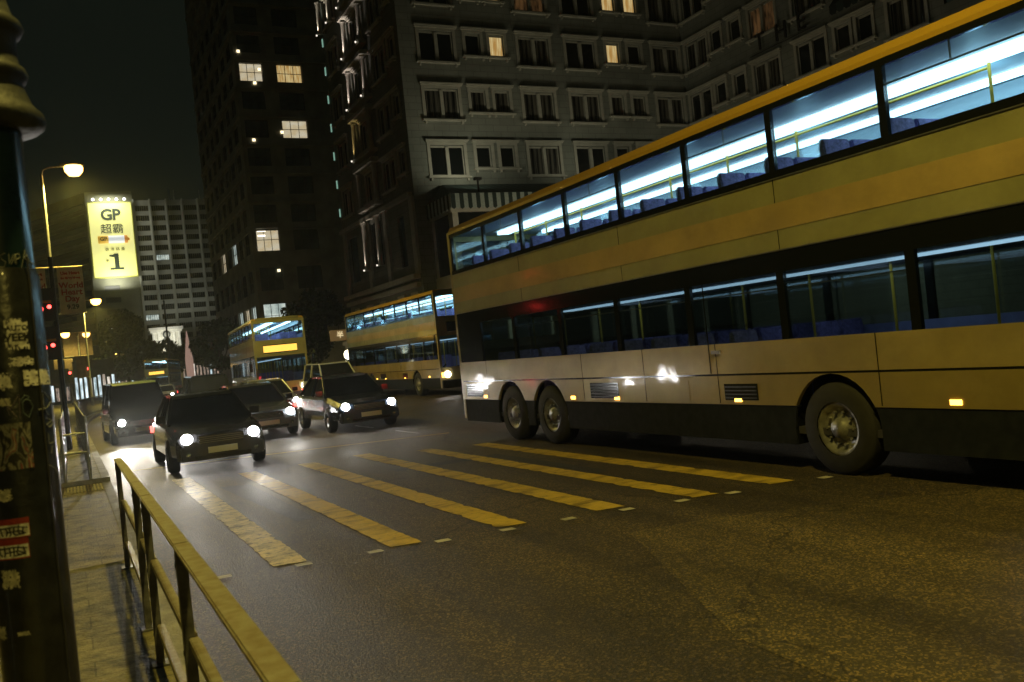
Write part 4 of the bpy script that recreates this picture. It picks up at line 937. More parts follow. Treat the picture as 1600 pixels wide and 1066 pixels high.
MB().lathe([(0.55, 0.0), (0.6, 4.6), (0.45, 6.0), (0.05, 9.2)], n=14).build('cone', emit('lit fabric cone', (1.0, 0.62, 0.48), 0.28), cn)

SHB = mat('shop wall', (0.12, 0.12, 0.10), 0.85, noise=0.2, nscale=1)
def shop(x, y, wd, n_, zt, label, seed, ms, group='lit shop fronts down the road'):
    t = thing('shop_row', label, 'shops', (x, y, 0), group=group); rnd = random.Random(seed)
    ops = []; u = 0.2; pw = wd / n_
    for k in range(n_): ops.append((k * pw + 0.12, (k + 1) * pw - 0.12, 0.5, zt - 0.7 - 0.5 * rnd.random()))
    b = MB(); facade(b, (0, 0, 0), (1, 0, 0), (0, 1, 0), wd, 0, zt + 1.4, ops, 0.4); b.quad((0, 0, zt + 1.4), (wd, 0, zt + 1.4), (wd, 8, zt + 1.4), (0, 8, zt + 1.4)); b.build('wall', SHB, t)
    for k, o in enumerate(ops): MB().box(o[0], o[1], 0.3, 0.36, o[2], o[3]).build('shop_window', ms[rnd.randrange(len(ms))], t)
S1 = emit_tex('shop light cool', (0.16, 0.24, 0.26), (0.8, 0.95, 1.0), 1.3, (2.2, 2.2, 0.7)); S2 = emit_tex('shop light neutral', (0.3, 0.25, 0.2), (1, 0.92, 0.8), 1.2, (2.5, 2.5, 0.6)); S3 = emit_tex('shop light dim', (0.05, 0.05, 0.05), (0.55, 0.4, 0.3), 0.9, (3, 3, 1))
shop(-4.0, 134, 4.4, 7, 3.4, 'bright bluish shop fronts behind the left railing', 2, [S1, S1, S3]); shop(0.9, 136, 5.2, 9, 4.3, 'bright shop fronts behind the distant traffic lights', 3, [S1, S2, S1])
shop(7.6, 176, 9.0, 16, 3.4, 'row of small lit shop fronts left of the far bus', 4, [S2, S3, S1, S3]); shop(17.6, 166, 8.0, 14, 5.0, 'lit shop fronts between the far bus and the next bus', 6, [S2, S1, S3])
shop(-22, 142, 17, 12, 3.6, 'lit shop fronts across the left carriageway', 8, [S2, S1, S3])

sn = thing('small_sign', 'small brown hanging sign with one pale character left of the white column', 'sign', (18.0, 66.5, 3.45))
MB().box(0, 1.45, -0.08, 0.08, 0, 0.82).build('board', emit('dim brown sign', (0.30, 0.18, 0.06), 0.35, (0.2, 0.12, 0.05)), sn)
MB().tube([(0.7, 0, 0.82), (0.7, 0, 1.4), (1.6, 0, 1.4)], 0.03, 6).build('bracket', DGREY, sn)
text_obj('lettering', '半', 0.55, emit('sign glyph', (1, 0.8, 0.45), 0.9), sn, (0.75, -0.10, 0.41), offset=0.01)
cl_ = thing('gate_column', 'pale stone gate column at the hotel entrance', 'column', (17.2, 58.0, 0.13))
b = MB(); b.box(-0.55, 0.55, -0.5, 0.5, 0, 0.5); b.box(-0.46, 0.46, -0.42, 0.42, 0.5, 2.75); b.box(-0.58, 0.58, -0.54, 0.54, 2.75, 3.0); b.lathe([(0.3, 3.0), (0.12, 3.12), (0.26, 3.3), (0.18, 3.55), (0, 3.65)], n=14)
b.build('column', mat('pale column stone', (0.55, 0.48, 0.40), 0.8, noise=0.3, nscale=3), cl_, bevel=0.02)
forecourt(15.9, 55.0, 40, 'small globe lamp beside the pale gate column', 2.2)

# ================================================================ DOUBLE-DECK BUSES
GOLD = mat('champagne gold paint', (0.42, 0.33, 0.12), 0.30, 0.25, noise=0.10, nscale=1.2, coat=0.5)
TAN = mat('tan gold paint', (0.55, 0.40, 0.15), 0.30, 0.2, noise=0.1, nscale=1.0, coat=0.5)
GOLD2 = mat('deep gold paint', (0.34, 0.26, 0.07), 0.30, 0.25, noise=0.08, nscale=1.2, coat=0.5)
OLIVE = mat('olive gold paint', (0.40, 0.38, 0.17), 0.30, 0.25, noise=0.08, nscale=1.2, coat=0.5)
REDB = mat('red bus paint', (0.35, 0.03, 0.02), 0.3, 0.0, noise=0.1, coat=0.5)
CANT = mat('orange gold roof edge paint', (0.55, 0.33, 0.04), 0.3, 0.1, coat=0.5)
BBLK = mat('black window surround', (0.008, 0.009, 0.008), 0.15, coat=0.5)
LINING = mat('lilac wall lining', (0.26, 0.26, 0.42), 0.6, noise=0.1)
CEIL = mat('pale bus ceiling', (0.55, 0.66, 0.72), 0.5); FLO = mat('bus floor', (0.05, 0.05, 0.07), 0.7, noise=0.2)
SEATM = mat('violet seat moquette', (0.24, 0.20, 0.42), 0.9, noise=0.4, nscale=25); SEATB = mat('blue seat shell', (0.08, 0.15, 0.36), 0.5)
TUBE = emit('ceiling tube light', (0.62, 0.90, 1.0), 7.0, sample=True); TUBE2 = emit('dim ceiling tube light', (0.6, 0.8, 0.95), 1.1, sample=True)
GRAB = mat('yellow grab pole', (0.6, 0.4, 0.03), 0.4)
RIM = mat('wheel rim', (0.28, 0.28, 0.27), 0.45, 0.6, noise=0.3, nscale=10)
LBUS, WB = 12.8, 2.5
SKIRT = mat('skirt with painted shade', (0.010, 0.012, 0.010), 0.75, noise=0.3, spec=0.15)  # near-black stands in for the shade and wheel blur low on the body

def wheel_mesh(r=0.5, w_=0.3):
    t = MB().lathe([(r * 0.58, 0), (r * 0.93, 0), (r, 0.035), (r, w_ - 0.035), (r * 0.93, w_), (r * 0.58, w_)], n=32, axis='x', cap=False).mesh('tyre', RUB)
    m = MB(); m.lathe([(r * 0.59, 0.02), (r * 0.52, 0.015), (r * 0.46, 0.07), (r * 0.26, 0.08), (r * 0.20, 0.01), (0.0, 0.0)], n=24, axis='x', cap=False)
    for k in range(10):
        a = k * 0.628; m.lathe([(0.016, -0.0), (0.016, 0.06)], (0.03, math.cos(a) * r * 0.36, math.sin(a) * r * 0.36), 6, 'x')
    return t, m.mesh('rim', RIM)
WT, WR = wheel_mesh()
seat_mb = MB(); seat_mb.box(0, 0.88, 0.05, 0.48, 0.40, 0.48)
for i in range(2):
    x = 0.02 + i * 0.44; seat_mb.prism([(0.40, 0.46), (0.50, 0.46), (0.58, 1.02), (0.56, 1.12), (0.50, 1.12), (0.48, 1.02)], x, x + 0.40, 'x')
seat_mb.m(1).box(0.1, 0.78, 0.2, 0.32, 0.0, 0.398)
SEATME = seat_mb.mesh('seat', [SEATM, SEATB], bevel=0.015)

def side_strip(x0, x1, zt, axles, L, r=0.60, zb=0.30, belly=None):
    """lower side panel with real wheel arches, as a thin plate between x0 and x1"""
    ysamp = set([0.12, L - 0.10])
    for a in axles:
        for k in range(17): ysamp.add(a + r * math.cos(math.pi * k / 16))
    ysamp = sorted(ysamp); mb = MB()
    def bot(y):
        z = zb
        for a in axles:
            if abs(y - a) <= r + 1e-6: z = max(z, 0.5 + math.sqrt(max(0, r * r - (y - a) ** 2)) if abs(y - a) < r - 1e-4 else 0.5)
        return z
    for i in range(len(ysamp) - 1):
        a, b = ysamp[i], ysamp[i + 1]; m_ = (a + b) / 2; inside = any(abs(m_ - q) < r for q in axles)
        ba, bb_ = (bot(a), bot(b)) if inside else (zb, zb)
        if ba >= zt and bb_ >= zt: continue
        ba, bb_ = min(ba, zt), min(bb_, zt)
        vs = [(x, y, z) for x in (x0, x1) for (y, z) in ((a, ba), (b, bb_), (b, zt), (a, zt))]
        mb.add(vs, [(0, 1, 2, 3), (4, 5, 6, 7), (0, 1, 5, 4), (3, 2, 6, 7)])
    return mb

def make_bus(label, group, detail=True, body=GOLD, lower=GOLD2, full=True, tube=TUBE, tube2=TUBE2):
    """local: front at y=0 facing -y, rear at y=12.8, x from -1.25 (driver's side, towards the camera) to 1.25"""
    t = thing('double_decker_bus', label, 'bus', group=group); L = LBUS; hw = WB / 2
    axles = [2.75, 9.1, 10.55]
    for s in (-1, 1):
        a, b = (-hw, -hw + 0.05) if s < 0 else (hw - 0.05, hw)
        side_strip(a, b, 1.10, axles, L, zb=0.745).build('lower_panel', lower, t); side_strip(a + 0.012, b - 0.012, 0.74, axles, L).build('skirt', SKIRT, t)
        MB().box(a, b, 0.12, L - 0.1, 1.125, 1.50).build('waist_panel', body, t)
        MB().box(a + 0.004 * -s, b + 0.004 * -s, 0.12, L - 0.1, 1.10, 1.125).build('rubbing_strip', BBLK, t)
        m2 = MB(); m2.box(a, b, 0.12, L - 0.1, 2.50, 3.32); m2.build('middle_panel', [OLIVE if body is GOLD else body], t)
        MB().box(a - (0.004 if s < 0 else -0.004), b - (0.004 if s < 0 else -0.004), 0.12, L - 0.1, 3.32, 3.40).build('trim_strip', BBLK, t)
        xo = (a - 0.006) if s < 0 else (b + 0.006)
        st = MB(); st.box(min(xo, a), max(xo, a) if s < 0 else max(xo, b), 0.13, L - 0.11, 2.74, 3.04) if s < 0 else st.box(b, xo, 0.13, L - 0.11, 2.74, 3.04)
        st.build('livery_stripe', TAN if body is GOLD else GOLD2, t)
        MB().box(a, b, 0.12, L - 0.1, 2.27, 2.50).build('window_header', BBLK, t)
        MB().box(a, b, 0.12, L - 0.1, 4.08, 4.15).build('window_header', BBLK, t)
        for k in range(9):
            y = 0.14 + k * (L - 0.36) / 8; MB().box(a, b, y, y + 0.09, 3.40, 4.08).build('pillar', BBLK, t)
        for y in [0.14, 1.55, 3.3, 5.0, 6.7, 8.4, 10.1]: MB().box(a, b, y, y + 0.11, 1.50, 2.27).build('pillar', BBLK, t)
        MB().box(a, b, 11.6, L - 0.1, 1.50, 2.27).build('blank_panel', BBLK, t)
        xg = (-hw + 0.012) if s < 0 else (hw - 0.012)
        for k in range(8):
            y0_ = 0.14 + k * (L - 0.36) / 8 + 0.09; y1_ = 0.14 + (k + 1) * (L - 0.36) / 8
            MB().box(xg - 0.004, xg + 0.004, y0_, y1_, 3.40, 4.08).build('window', VGLASS, t)
        yl = [0.14, 1.55, 3.3, 5.0, 6.7, 8.4, 10.1, 11.6]
        for k in range(7): MB().box(xg - 0.004, xg + 0.004, yl[k] + 0.11, yl[k + 1], 1.50, 2.27).build('window', VGLASS, t)
        # roof edge
        MB().prism([(a if s < 0 else b, 4.15), (a if s < 0 else b, 4.20), ((a + 0.05 if s < 0 else b - 0.05), 4.29), ((a + 0.22 if s < 0 else b - 0.22), 4.30), ((a + 0.22 if s < 0 else b - 0.22), 4.15)], 0.1, L - 0.08, 'y').build('roof_edge', CANT, t)
    MB().box(-hw + 0.22, hw - 0.22, 0.1, L - 0.08, 4.20, 4.315).build('roof', body, t, bevel=0.03)
    MB().box(-hw + 0.06, hw - 0.06, 0.15, L - 0.15, 4.10, 4.148).build('ceiling', CEIL, t)
    MB().box(-hw + 0.06, hw - 0.06, 0.15, L - 0.15, 2.30, 2.44).build('ceiling', CEIL, t)
    MB().box(-hw + 0.06, hw - 0.06, 0.15, L - 0.15, 2.44, 2.49).build('floor', FLO, t); MB().box(-hw + 0.06, hw - 0.06, 0.15, L - 0.15, 0.42, 0.50).build('floor', FLO, t)
    MB().box(-hw + 0.3, hw - 0.3, 0.4, L - 0.3, 0.28, 0.42).build('chassis', DGREY, t)
    for x, q in (((-0.42, 0.24)), (0.62, 0.08)): MB().box(x, x + q, 0.5, L - 0.7, 4.03, 4.099).build('ceiling_light', tube, t)
    MB().box(-0.1, 0.1, 0.8, L - 2.5, 2.27, 2.295).build('ceiling_light', tube2, t)
    # coving panel behind the far windows reads cyan
    MB().box(hw - 0.10, hw - 0.07, 0.3, L - 0.3, 2.5, 3.44).build('inner_lining', LINING, t)
    MB().box(hw - 0.22, hw - 0.07, 0.3, L - 0.3, 3.92, 4.09).build('coving', CEIL, t)
    MB().box(hw - 0.10, hw - 0.07, 0.3, L - 0.3, 0.5, 1.54).build('inner_lining', LINING, t)
    # rear and front ends
    end = MB(); end.box(-hw, hw, L - 0.1, L, 0.35, 1.9); end.box(-hw, hw, L - 0.1, L, 2.35, 3.40); end.box(-hw, hw, L - 0.1, L, 4.0, 4.2)
    end.box(-hw, -hw + 0.2, L - 0.1, L, 1.9, 2.35); end.box(hw - 0.2, hw, L - 0.1, L, 1.9, 2.35); end.box(-hw, -hw + 0.15, L - 0.1, L, 3.4, 4.0); end.box(hw - 0.15, hw, L - 0.1, L, 3.4, 4.0)
    end.build('rear_panel', body, t, bevel=0.0)
    MB().box(-hw + 0.2, hw - 0.2, L - 0.07, L - 0.05, 1.9, 2.35).build('rear_window', VGLASS, t); MB().box(-hw + 0.15, hw - 0.15, L - 0.07, L - 0.05, 3.4, 4.0).build('rear_window', VGLASS, t)
    for s in (-1, 1):
        MB().box(s * (hw - 0.22) - 0.09, s * (hw - 0.22) + 0.09, L, L + 0.02, 0.85, 1.35).build('tail_lamp', REDL, t)
    f_ = MB(); f_.box(-hw, hw, 0.0, 0.12, 0.32, 1.15); f_.box(-hw, hw, 0.0, 0.12, 2.42, 3.22); f_.box(-hw, -hw + 0.1, 0.0, 0.12, 1.15, 2.42); f_.box(hw - 0.1, hw, 0.0, 0.12, 1.15, 2.42)
    f_.box(-hw, -hw + 0.1, 0, 0.12, 3.22, 4.05); f_.box(hw - 0.1, hw, 0, 0.12, 3.22, 4.05); f_.box(-hw, hw, 0, 0.12, 4.05, 4.2)
    f_.build('front_panel', body, t)
    MB().box(-hw + 0.1, hw - 0.1, 0.03, 0.05, 1.15, 2.42).build('windscreen', VGLASS, t); MB().box(-hw + 0.1, hw - 0.1, 0.03, 0.05, 3.22, 4.05).build('windscreen', VGLASS, t)
    MB().box(-0.8, 0.8, -0.012, -0.002, 2.58, 2.98).build('destination_display', BBLK, t)
    MB().box(-hw + 0.02, hw - 0.02, -0.10, -0.001, 0.32, 0.62).build('bumper', DGREY, t, bevel=0.02)
    for s in (-1, 1):
        MB().lathe([(0.0, -0.05), (0.11, -0.035), (0.12, -0.002)], (s * (hw - 0.30), 0, 0.86), 16, 'y').build('headlight', HEADL, t)
        MB().box(s * (hw - 0.09) - 0.05, s * (hw - 0.09) + 0.05, -0.02, -0.001, 0.75, 0.95).build('indicator', AMBL, t)
        MB().tube([(s * hw, 0.05, 2.5), (s * (hw + 0.22), -0.25, 2.45), (s * (hw + 0.24), -0.25, 2.05)], 0.025, 6).box(s * (hw + 0.16), s * (hw + 0.32), -0.30, -0.22, 1.75, 2.15).build('mirror', BBLK, t)
    for a in axles:
        for s in (-1, 1):
            w_ = thing_part('wheel', t, (s * (hw - 0.02), a, 0.5), 0 if s < 0 else math.pi)
            inst('tyre', WT, w_, (0, 0, 0)); inst('rim', WR, w_, (0, 0, 0))
        MB().box(-hw + 0.33, hw - 0.33, a - 0.6, a + 0.6, 0.5, 1.1).build('wheel_well', BBLK, t)
        for s in (-1, 1):
            x0_, x1_ = sorted((s * (hw - 0.055), s * (hw - 0.325)))
            MB().box(x0_, x1_, a - 0.63, a + 0.63, 1.102, 1.12).box(x0_, x1_, a - 0.63, a - 0.605, 0.3, 1.1).box(x0_, x1_, a + 0.605, a + 0.63, 0.3, 1.1).build('arch_liner', BBLK, t)
    if detail:
        MB().box(-hw + 0.02, -hw + 0.055, 11.7, 12.6, 1.55, 2.2).build('engine_grille', DGREY, t)
        for k in range(13):
            for s in (0, 1):
                inst('seat', SEATME, t, (-hw + 0.1 if s == 0 else hw - 0.98, 1.3 + k * 0.84, 2.49))
        for k in range(9):
            for s in (0, 1): inst('seat', SEATME, t, (-hw + 0.1 if s == 0 else hw - 0.98, 3.9 + k * 0.84, 0.52))
        g = MB()
        for k in range(9):
            y = 1.3 + k * 1.3
            g.tube([(-0.22, y, 2.49), (-0.22, y, 4.1)], 0.018, 6); g.tube([(0.25, y + 0.5, 0.5), (0.25, y + 0.5, 2.3)], 0.018, 6)
        g.tube([(-0.22, 1.3, 3.98), (-0.22, 11.7, 3.98)], 0.016, 6)
        g.build('grab_rail', GRAB, t)
        for y in (2.1, 4.6, 6.2, 7.9, 11.5): MB().box(-hw - 0.002, -hw + 0.01, y, y + 0.012, 0.76, 1.5).build('panel_joint', BBLK, t)
        for y in (3.3, 6.5, 9.7): MB().box(-hw - 0.0025, -hw + 0.01, y, y + 0.01, 2.5, 3.32).build('panel_joint', BBLK, t)
        MB().box(-hw - 0.012, -hw - 0.001, 5.2, 5.8, 0.78, 1.06).build('fuel_flap', lower, t, bevel=0.004)
        for (ya, yb, za, zb_) in ((11.75, 12.55, 0.80, 1.06), (6.9, 7.7, 0.80, 1.04), (3.9, 4.5, 0.80, 1.0)):
            v = MB(); v.box(-hw - 0.006, -hw - 0.001, ya, yb, za, zb_)
            q = int((zb_ - za) / 0.045)
            for k in range(q): v.m(1).box(-hw - 0.016, -hw - 0.007, ya + 0.02, yb - 0.02, za + 0.02 + k * 0.045, za + 0.034 + k * 0.045)
            v.build('vent_grille', [BBLK, DGREY], t)
        for z in (3.305, 2.505): MB().box(-hw - 0.014, -hw - 0.001, 0.15, L - 0.12, z, z + 0.012).build('drip_rail', ALU, t)
        for k in range(8):
            y0_ = 0.14 + k * (L - 0.36) / 8 + 0.09; y1_ = 0.14 + (k + 1) * (L - 0.36) / 8
            if k % 2 == 0: MB().box(-hw + 0.016, -hw + 0.03, y0_, y1_, 3.89, 3.905).box(-hw + 0.016, -hw + 0.03, (y0_ + y1_) / 2, (y0_ + y1_) / 2 + 0.015, 3.906, 4.08).build('hopper_frame', ALU, t)
        for y in (1.66, 3.41, 5.11, 6.81, 8.51):
            MB().box(-hw + 0.016, -hw + 0.03, y, y + 1.58, 2.08, 2.093).build('hopper_frame', ALU, t)
        MB().box(-hw - 0.008, -hw - 0.001, 4.72, 4.735, 1.13, 2.45).build('emergency_door_joint', BBLK, t); MB().box(-hw - 0.03, -hw - 0.001, 4.5, 4.66, 1.38, 1.42).build('door_handle', ALU, t)
        MB().tube([(-0.75, 0.9, 0.5), (-0.75, 0.9, 1.15), (-0.75, 0.62, 1.25)], 0.04, 8).build('steering_column', BBLK, t)
        for y in (1.2, 4.2, 6.9, 8.2, 11.6): MB().box(-hw - 0.012, -hw - 0.001, y, y + 0.12, 0.78, 0.83).build('side_marker', AMBL, t)
    return t
def thing_part(name, parent, loc, rz=0):
    o = bpy.data.objects.new(name, None); C.objects.link(o); o.parent = parent; o.location = loc; o.rotation_euler = (0, 0, rz); o.empty_display_size = 0.1; return o
def grime(m, amt=0.22):
    n = m.node_tree.nodes; l = m.node_tree.links; p = n['Principled BSDF']; src = p.inputs['Base Color'].links[0].from_socket
    tc = n.new('ShaderNodeTexCoord'); mp = n.new('ShaderNodeMapping'); mp.inputs['Scale'].default_value = (0.8, 0.8, 1.1); l.new(tc.outputs['Object'], mp.inputs['Vector'])
    t = n.new('ShaderNodeTexNoise'); t.inputs['Scale'].default_value = 1; t.inputs['Detail'].default_value = 9; t.inputs['Roughness'].default_value = 0.72; l.new(mp.outputs[0], t.inputs['Vector'])
    r = n.new('ShaderNodeValToRGB'); l.new(t.outputs['Fac'], r.inputs['Fac']); r.color_ramp.elements[0].position = 0.38; r.color_ramp.elements[0].color = (1 - amt, 1 - amt, 1 - amt, 1); r.color_ramp.elements[1].position = 0.6; r.color_ramp.elements[1].color = (1, 1, 1, 1)
    mx = n.new('ShaderNodeMix'); mx.data_type = 'RGBA'; mx.blend_type = 'MULTIPLY'; mx.inputs['Factor'].default_value = 1
    l.new(src, mx.inputs['A']); l.new(r.outputs['Color'], mx.inputs['B']); l.new(mx.outputs['Result'], p.inputs['Base Color'])
    rr = n.new('ShaderNodeMapRange'); l.new(t.outputs['Fac'], rr.inputs['Value']); rr.inputs['To Min'].default_value = 0.5; rr.inputs['To Max'].default_value = 0.22; l.new(rr.outputs[0], p.inputs['Roughness'])
    w_ = n.new('ShaderNodeTexNoise'); w_.inputs['Scale'].default_value = 1.3; l.new(tc.outputs['Object'], w_.inputs['Vector'])
    bn = n.new('ShaderNodeBump'); bn.inputs['Strength'].default_value = 0.25; bn.inputs['Distance'].default_value = 0.05; l.new(w_.outputs['Fac'], bn.inputs['Height']); l.new(bn.outputs['Normal'], p.inputs['Normal']); l.new(bn.outputs['Normal'], p.inputs['Coat Normal'])
for m_ in (GOLD, GOLD2, OLIVE, TAN): grime(m_)
ALU = mat('aluminium trim', (0.35, 0.34, 0.30), 0.35, 0.8, noise=0.2)
GB = 'double-deck buses on the road'
bus1 = make_bus('nearest gold double-decker bus with a brightly lit upper deck, filling the right of the picture', GB)
bus1.location = (7.3 + 1.25, 4.35, 0)
for y in (1.6, 4.0, 6.4, 8.8, 11.2): light('POINT', (0.1, y, 3.82), 9, (0.45, 0.82, 1.0), 0.12, parent=bus1, name='deck_light')
for y in (3.2, 8.2): light('AREA', (0, y, 2.24), 3.6, (0.6, 0.75, 0.95), parent=bus1, aim=(0, y, 1), name='deck_light').data.size = 1.2
bus2 = copy_tree(bus1); bus2['label'] = 'second gold double-decker in the far lane, just behind the nearest bus'; bus2.location = (14.65, 33.5, 0)
bus3 = make_bus('third double-decker, gold and red, in front of the dark tower and tree', GB, True, OLIVE, REDB)
bus3.location = (9.4, 44, 0); bus3.rotation_euler = (0, 0, R(-4))
for y in (2.4, 6.4, 10.4): light('POINT', (0.1, y, 3.82), 9, (0.45, 0.82, 1.0), 0.12, parent=bus3, name='deck_light')
bus4 = make_bus('farthest and smallest double-decker, dark blue with a red lower deck, beyond the black van', GB, False, mat('slate blue bus paint', (0.05, 0.07, 0.11), 0.35, coat=0.5), REDB)
bus4.location = (9.1, 108, 0); bus4.rotation_euler = (0, 0, R(-12))
for b_ in (bus3, bus4): 
    for s in (-1,): MB().box(-0.8, 0.8, -0.016, -0.013, 2.62, 2.94).build('display_glow', emit('amber display', (1, 0.55, 0.08), 1.6), b_)

# ================================================================ CARS
def make_car(label, paint, group='cars coming down the road', kind='sedan', spot=0.0, lamp=HEADL, aimdy=-22, name='car', cat='car'):
    t = thing(name, label, cat, group=group)
    L, hw = 4.6, 0.88
    if kind == 'van': prof = [(0.0, 0.62, 0.78), (0.15, 0.86, 0.9), (0.9, 1.02, 1.0), (1.5, 1.06, 1.0), (4.5, 1.08, 1.0), (4.62, 0.9, 0.95)]
    else: prof = [(0.0, 0.58, 0.80), (0.12, 0.72, 0.90), (0.5, 0.80, 0.97), (1.2, 0.90, 1.0), (3.6, 0.94, 1.0), (4.3, 0.92, 0.96), (4.6, 0.80, 0.86)]
    rings = []; seg = lambda y, top, k: [(-hw * k, y, 0.32), (-hw * k * 1.0, y, 0.55), (-hw * k * 0.97, y, top - 0.08), (-hw * k * 0.86, y, top), (hw * k * 0.86, y, top), (hw * k * 0.97, y, top - 0.08), (hw * k * 1.0, y, 0.55), (hw * k, y, 0.32)]
    mb = MB(); vs = []
    for p_ in prof: vs += seg(*p_)
    n_ = 8; mb.add(vs, [(i * n_ + k, i * n_ + (k + 1) % n_, (i + 1) * n_ + (k + 1) % n_, (i + 1) * n_ + k) for i in range(len(prof) - 1) for k in range(n_)] + [tuple(range(n_)), tuple(range(len(vs) - n_, len(vs)))])
    mb.build('body', paint, t, bevel=0.035)
    if kind == 'van': gh = [(0.95, 1.02, 0.80, 0.0), (1.75, 1.80, 0.66, 1), (4.35, 1.84, 0.66, 1), (4.6, 1.05, 0.78, 0.0)]
    else: gh = [(1.25, 0.90, 0.78, 0), (2.0, 1.40, 0.60, 1), (3.3, 1.42, 0.60, 1), (4.05, 0.95, 0.76, 0)]
    (ya, za, wa, _), (yb, zb, wb, _), (yc, zc, wc, _), (yd, zd, wd, _) = gh
    g = MB(); vs = [(-wa, ya, za), (wa, ya, za), (-wb, yb, zb - 0.03), (wb, yb, zb - 0.03), (-wc, yc, zc - 0.03), (wc, yc, zc - 0.03), (-wd, yd, zd), (wd, yd, zd)]
    g.add(vs, [(0, 1, 3, 2), (4, 5, 7, 6), (0, 2, 4, 6), (1, 7, 5, 3)]); g.build('glasshouse', mat('tinted car glass', (0.012, 0.014, 0.015), 0.05, spec=0.8), t)
    rf = MB(); rf.prism([(yb - 0.05, zb - 0.045), (yb + 0.2, zb + 0.02), ((yb + yc) / 2, zb + 0.05), (yc - 0.2, zc + 0.02), (yc + 0.05, zc - 0.045)], -wb - 0.01, wb + 0.01, 'x'); rf.build('roof', paint, t, bevel=0.02)
    ym = (yb + yc) / 2
    for s in (-1, 1):
        MB().tube([(s * wa, ya, za), (s * (wb + 0.005), yb, zb - 0.02)], 0.035, 6).build('pillar', paint, t)
        MB().tube([(s * (wc + 0.005), yc, zc - 0.02), (s * wd, yd, zd)], 0.04, 6).build('pillar', paint, t)
        MB().tube([(s * (wb + 0.01), ym, zb - 0.01), (s * (wa + 0.02), ym, za + 0.03)], 0.03, 6).build('pillar', paint, t)
    gr = MB(); gr.box(-0.40, 0.40, -0.010, 0.03, 0.53, 0.68)
    for k in range(4): gr.m(1).box(-0.39, 0.39, -0.022, -0.011, 0.548 + k * 0.034, 0.558 + k * 0.034)
    gr.build('grille', [BBLK, CHR], t)
    MB().prism([(-0.80, 0.10), (-0.74, -0.05), (-0.45, -0.10), (0.45, -0.10), (0.74, -0.05), (0.80, 0.10)], 0.24, 0.50).build('bumper', paint, t, bevel=0.03)
    MB().box(-0.5, 0.5, -0.112, -0.098, 0.27, 0.33).build('air_intake', BBLK, t)
    for s in (-1, 1): MB().lathe([(0.0, -0.09), (0.045, -0.085), (0.05, -0.04)], (s * 0.60, 0, 0.36), 12, 'y').build('fog_lamp', CHR, t)
    MB().tube([(-0.45, ya + 0.10, za + 0.05), (-0.02, ya + 0.16, za + 0.10)], 0.008, 5).build('wiper', BBLK, t); MB().tube([(0.05, ya + 0.10, za + 0.05), (0.48, ya + 0.16, za + 0.10)], 0.008, 5).build('wiper', BBLK, t)
    MB().box(-0.26, 0.26, -0.125, -0.102, 0.36, 0.47).build('number_plate', mat('white plate', (0.6, 0.6, 0.55), 0.6), t)
    for s in (-1, 1):
        MB().lathe([(0.0, -0.04), (0.085, -0.028), (0.10, 0.02), (0.10, 0.06)], (s * 0.60, 0.02, 0.64), 16, 'y').build('headlight', lamp, t)
        MB().box(s * 0.72 - 0.14, s * 0.72 + 0.14, 4.56, 4.63 if kind != 'van' else 4.65, 0.62, 0.76).build('tail_lamp', REDL, t)
        MB().box(s * 0.90 - 0.09, s * 0.90 + 0.09, 1.38, 1.48, 0.93, 1.07).build('mirror', BBLK, t, bevel=0.01)
    for y in (0.85, 3.7):
        for s in (-1, 1):
            w_ = thing_part('wheel', t, (s * (hw + 0.01), y, 0.32), 0 if s < 0 else math.pi)
            inst('tyre', CT, w_, (0, 0, 0)); inst('rim', CR, w_, (0, 0, 0))
    if spot:
        for s in (-1, 1): light('SPOT', (s * 0.60, -0.10, 0.66), spot, (1.0, 0.94, 0.84), 0.06, aim=(s * 0.60 - 1.0, aimdy, -0.35), ang=R(38), blend=1.0, parent=t, name='headlight_beam')
    return t
CT, CR = wheel_mesh(0.32, 0.2)
CHR = mat('chrome trim', (0.5, 0.5, 0.5), 0.15, 0.9)
BLKP = mat('black car paint', (0.008, 0.009, 0.010), 0.12, coat=1.0); WHP = mat('white car paint', (0.55, 0.57, 0.58), 0.25, coat=1.0); SLV = mat('silver car paint', (0.30, 0.32, 0.34), 0.28, 0.6, coat=1.0); REDT = mat('red taxi paint', (0.40, 0.02, 0.015), 0.25, coat=1.0)
BIGH = emit('dazzling headlamp lens', (1.0, 0.97, 0.95), 90)
c = make_car('nearest car, dark grey sedan with dazzling headlights, driving over the far end of the crossing', mat('graphite car paint', (0.05, 0.05, 0.055), 0.2, 0.4, coat=1.0), spot=110, lamp=BIGH); c.location = (2.46, 17.35, 0)
c = make_car('black van with a pale green roof and bright headlights in the kerb lane', BLKP, kind='van', spot=1300, lamp=BIGH); GREENR = mat('pale green roof paint', (0.22, 0.34, 0.16), 0.3, coat=0.8)
for o_ in c.children:
    if o_.name.startswith('roof'): o_.data.materials[0] = GREENR
c.location = (1.95, 28.9, 0); c.rotation_euler = (0, 0, R(2))
c = make_car('pale grey car with its headlights on in the second lane', mat('pale grey car paint', (0.16, 0.18, 0.20), 0.25, 0.3, coat=1.0), spot=130, lamp=BIGH); c.location = (4.55, 23.6, 0)
tx = make_car('dark blue car with headlights on beside the back of the nearest bus', mat('dark blue car paint', (0.02, 0.03, 0.05), 0.2, coat=1.0), spot=70); tx.location = (6.75, 21.9, 0)
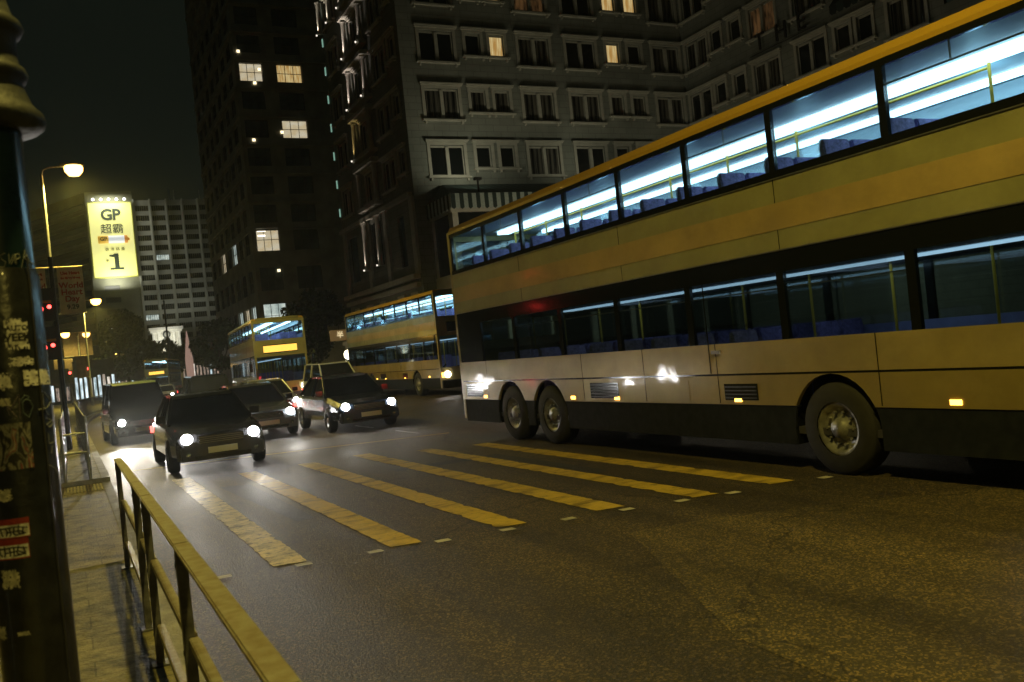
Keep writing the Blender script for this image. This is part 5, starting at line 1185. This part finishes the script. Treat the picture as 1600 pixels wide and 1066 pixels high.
c = make_car('silver car with headlights on, third in the middle lane', SLV, spot=90); c.location = (6.4, 31.0, 0)
c = make_car('dark car far back in the middle lane behind the silver one', BLKP, kind='van', spot=90); c.location = (5.3, 37.5, 0)
c = make_car('white van between the second and third buses', WHP, kind='van', spot=80); c.location = (10.8, 38.0, 0)
c = make_car('farthest car in the kerb lane, only its glaring headlights clear', SLV, spot=350, lamp=BIGH); c.location = (2.75, 52, 0); c.rotation_euler = (0, 0, R(-6))
c = make_car('small distant car beside the farthest bus', WHP, spot=0); c.location = (7.2, 80, 0); c.rotation_euler = (0, 0, R(-8))
for (x, y, s_) in ((-3.6, 60, 'red-lit car seen from behind at the far left, nearer one'), (-3.7, 72, 'red-lit car seen from behind at the far left, farther one'), (-0.9 - 3.4, 92, 'third red-lit car seen from behind, farthest along the left carriageway')):
    c = make_car(s_, SLV, 'cars driving away on the left carriageway'); c.location = (x, y, 0); c.rotation_euler = (0, 0, math.pi)

# stray small furniture: junction box, litter on the pavement
jb = MB(); jb.lathe([(0.06, 0.0), (0.06, 0.004), (0.0, 0.004)], (0.1, 3.9, 0.121), 12)
mbx = MB(); mbx.box(-0.13, 0.13, -0.10, 0.10, 0, 0.006)
tag(mbx.build('access_cover', mat('pale concrete cover', (0.42, 0.37, 0.26), 0.8, noise=0.3, nscale=20), loc=(0.16, 3.1, 0.1205), rz=0.1), 'small pale square cover set in the pavement inside the railing', 'cover')

# ================================================================ NIGHT AIR
if HAZE:
    hz = MB().box(-260, 330, -60, 420, -1.2, 90).build('haze', [])
    hm = bpy.data.materials.new('humid night air'); hm.use_nodes = True; nn = hm.node_tree.nodes; nn.clear()
    o9 = nn.new('ShaderNodeOutputMaterial'); pv = nn.new('ShaderNodeVolumePrincipled'); pv.inputs['Density'].default_value = HAZE; pv.inputs['Color'].default_value = (0.85, 0.9, 0.85, 1); pv.inputs['Anisotropy'].default_value = 0.75
    hm.node_tree.links.new(pv.outputs[0], o9.inputs['Volume']); hz.data.materials.append(hm); hz['kind'] = 'stuff'
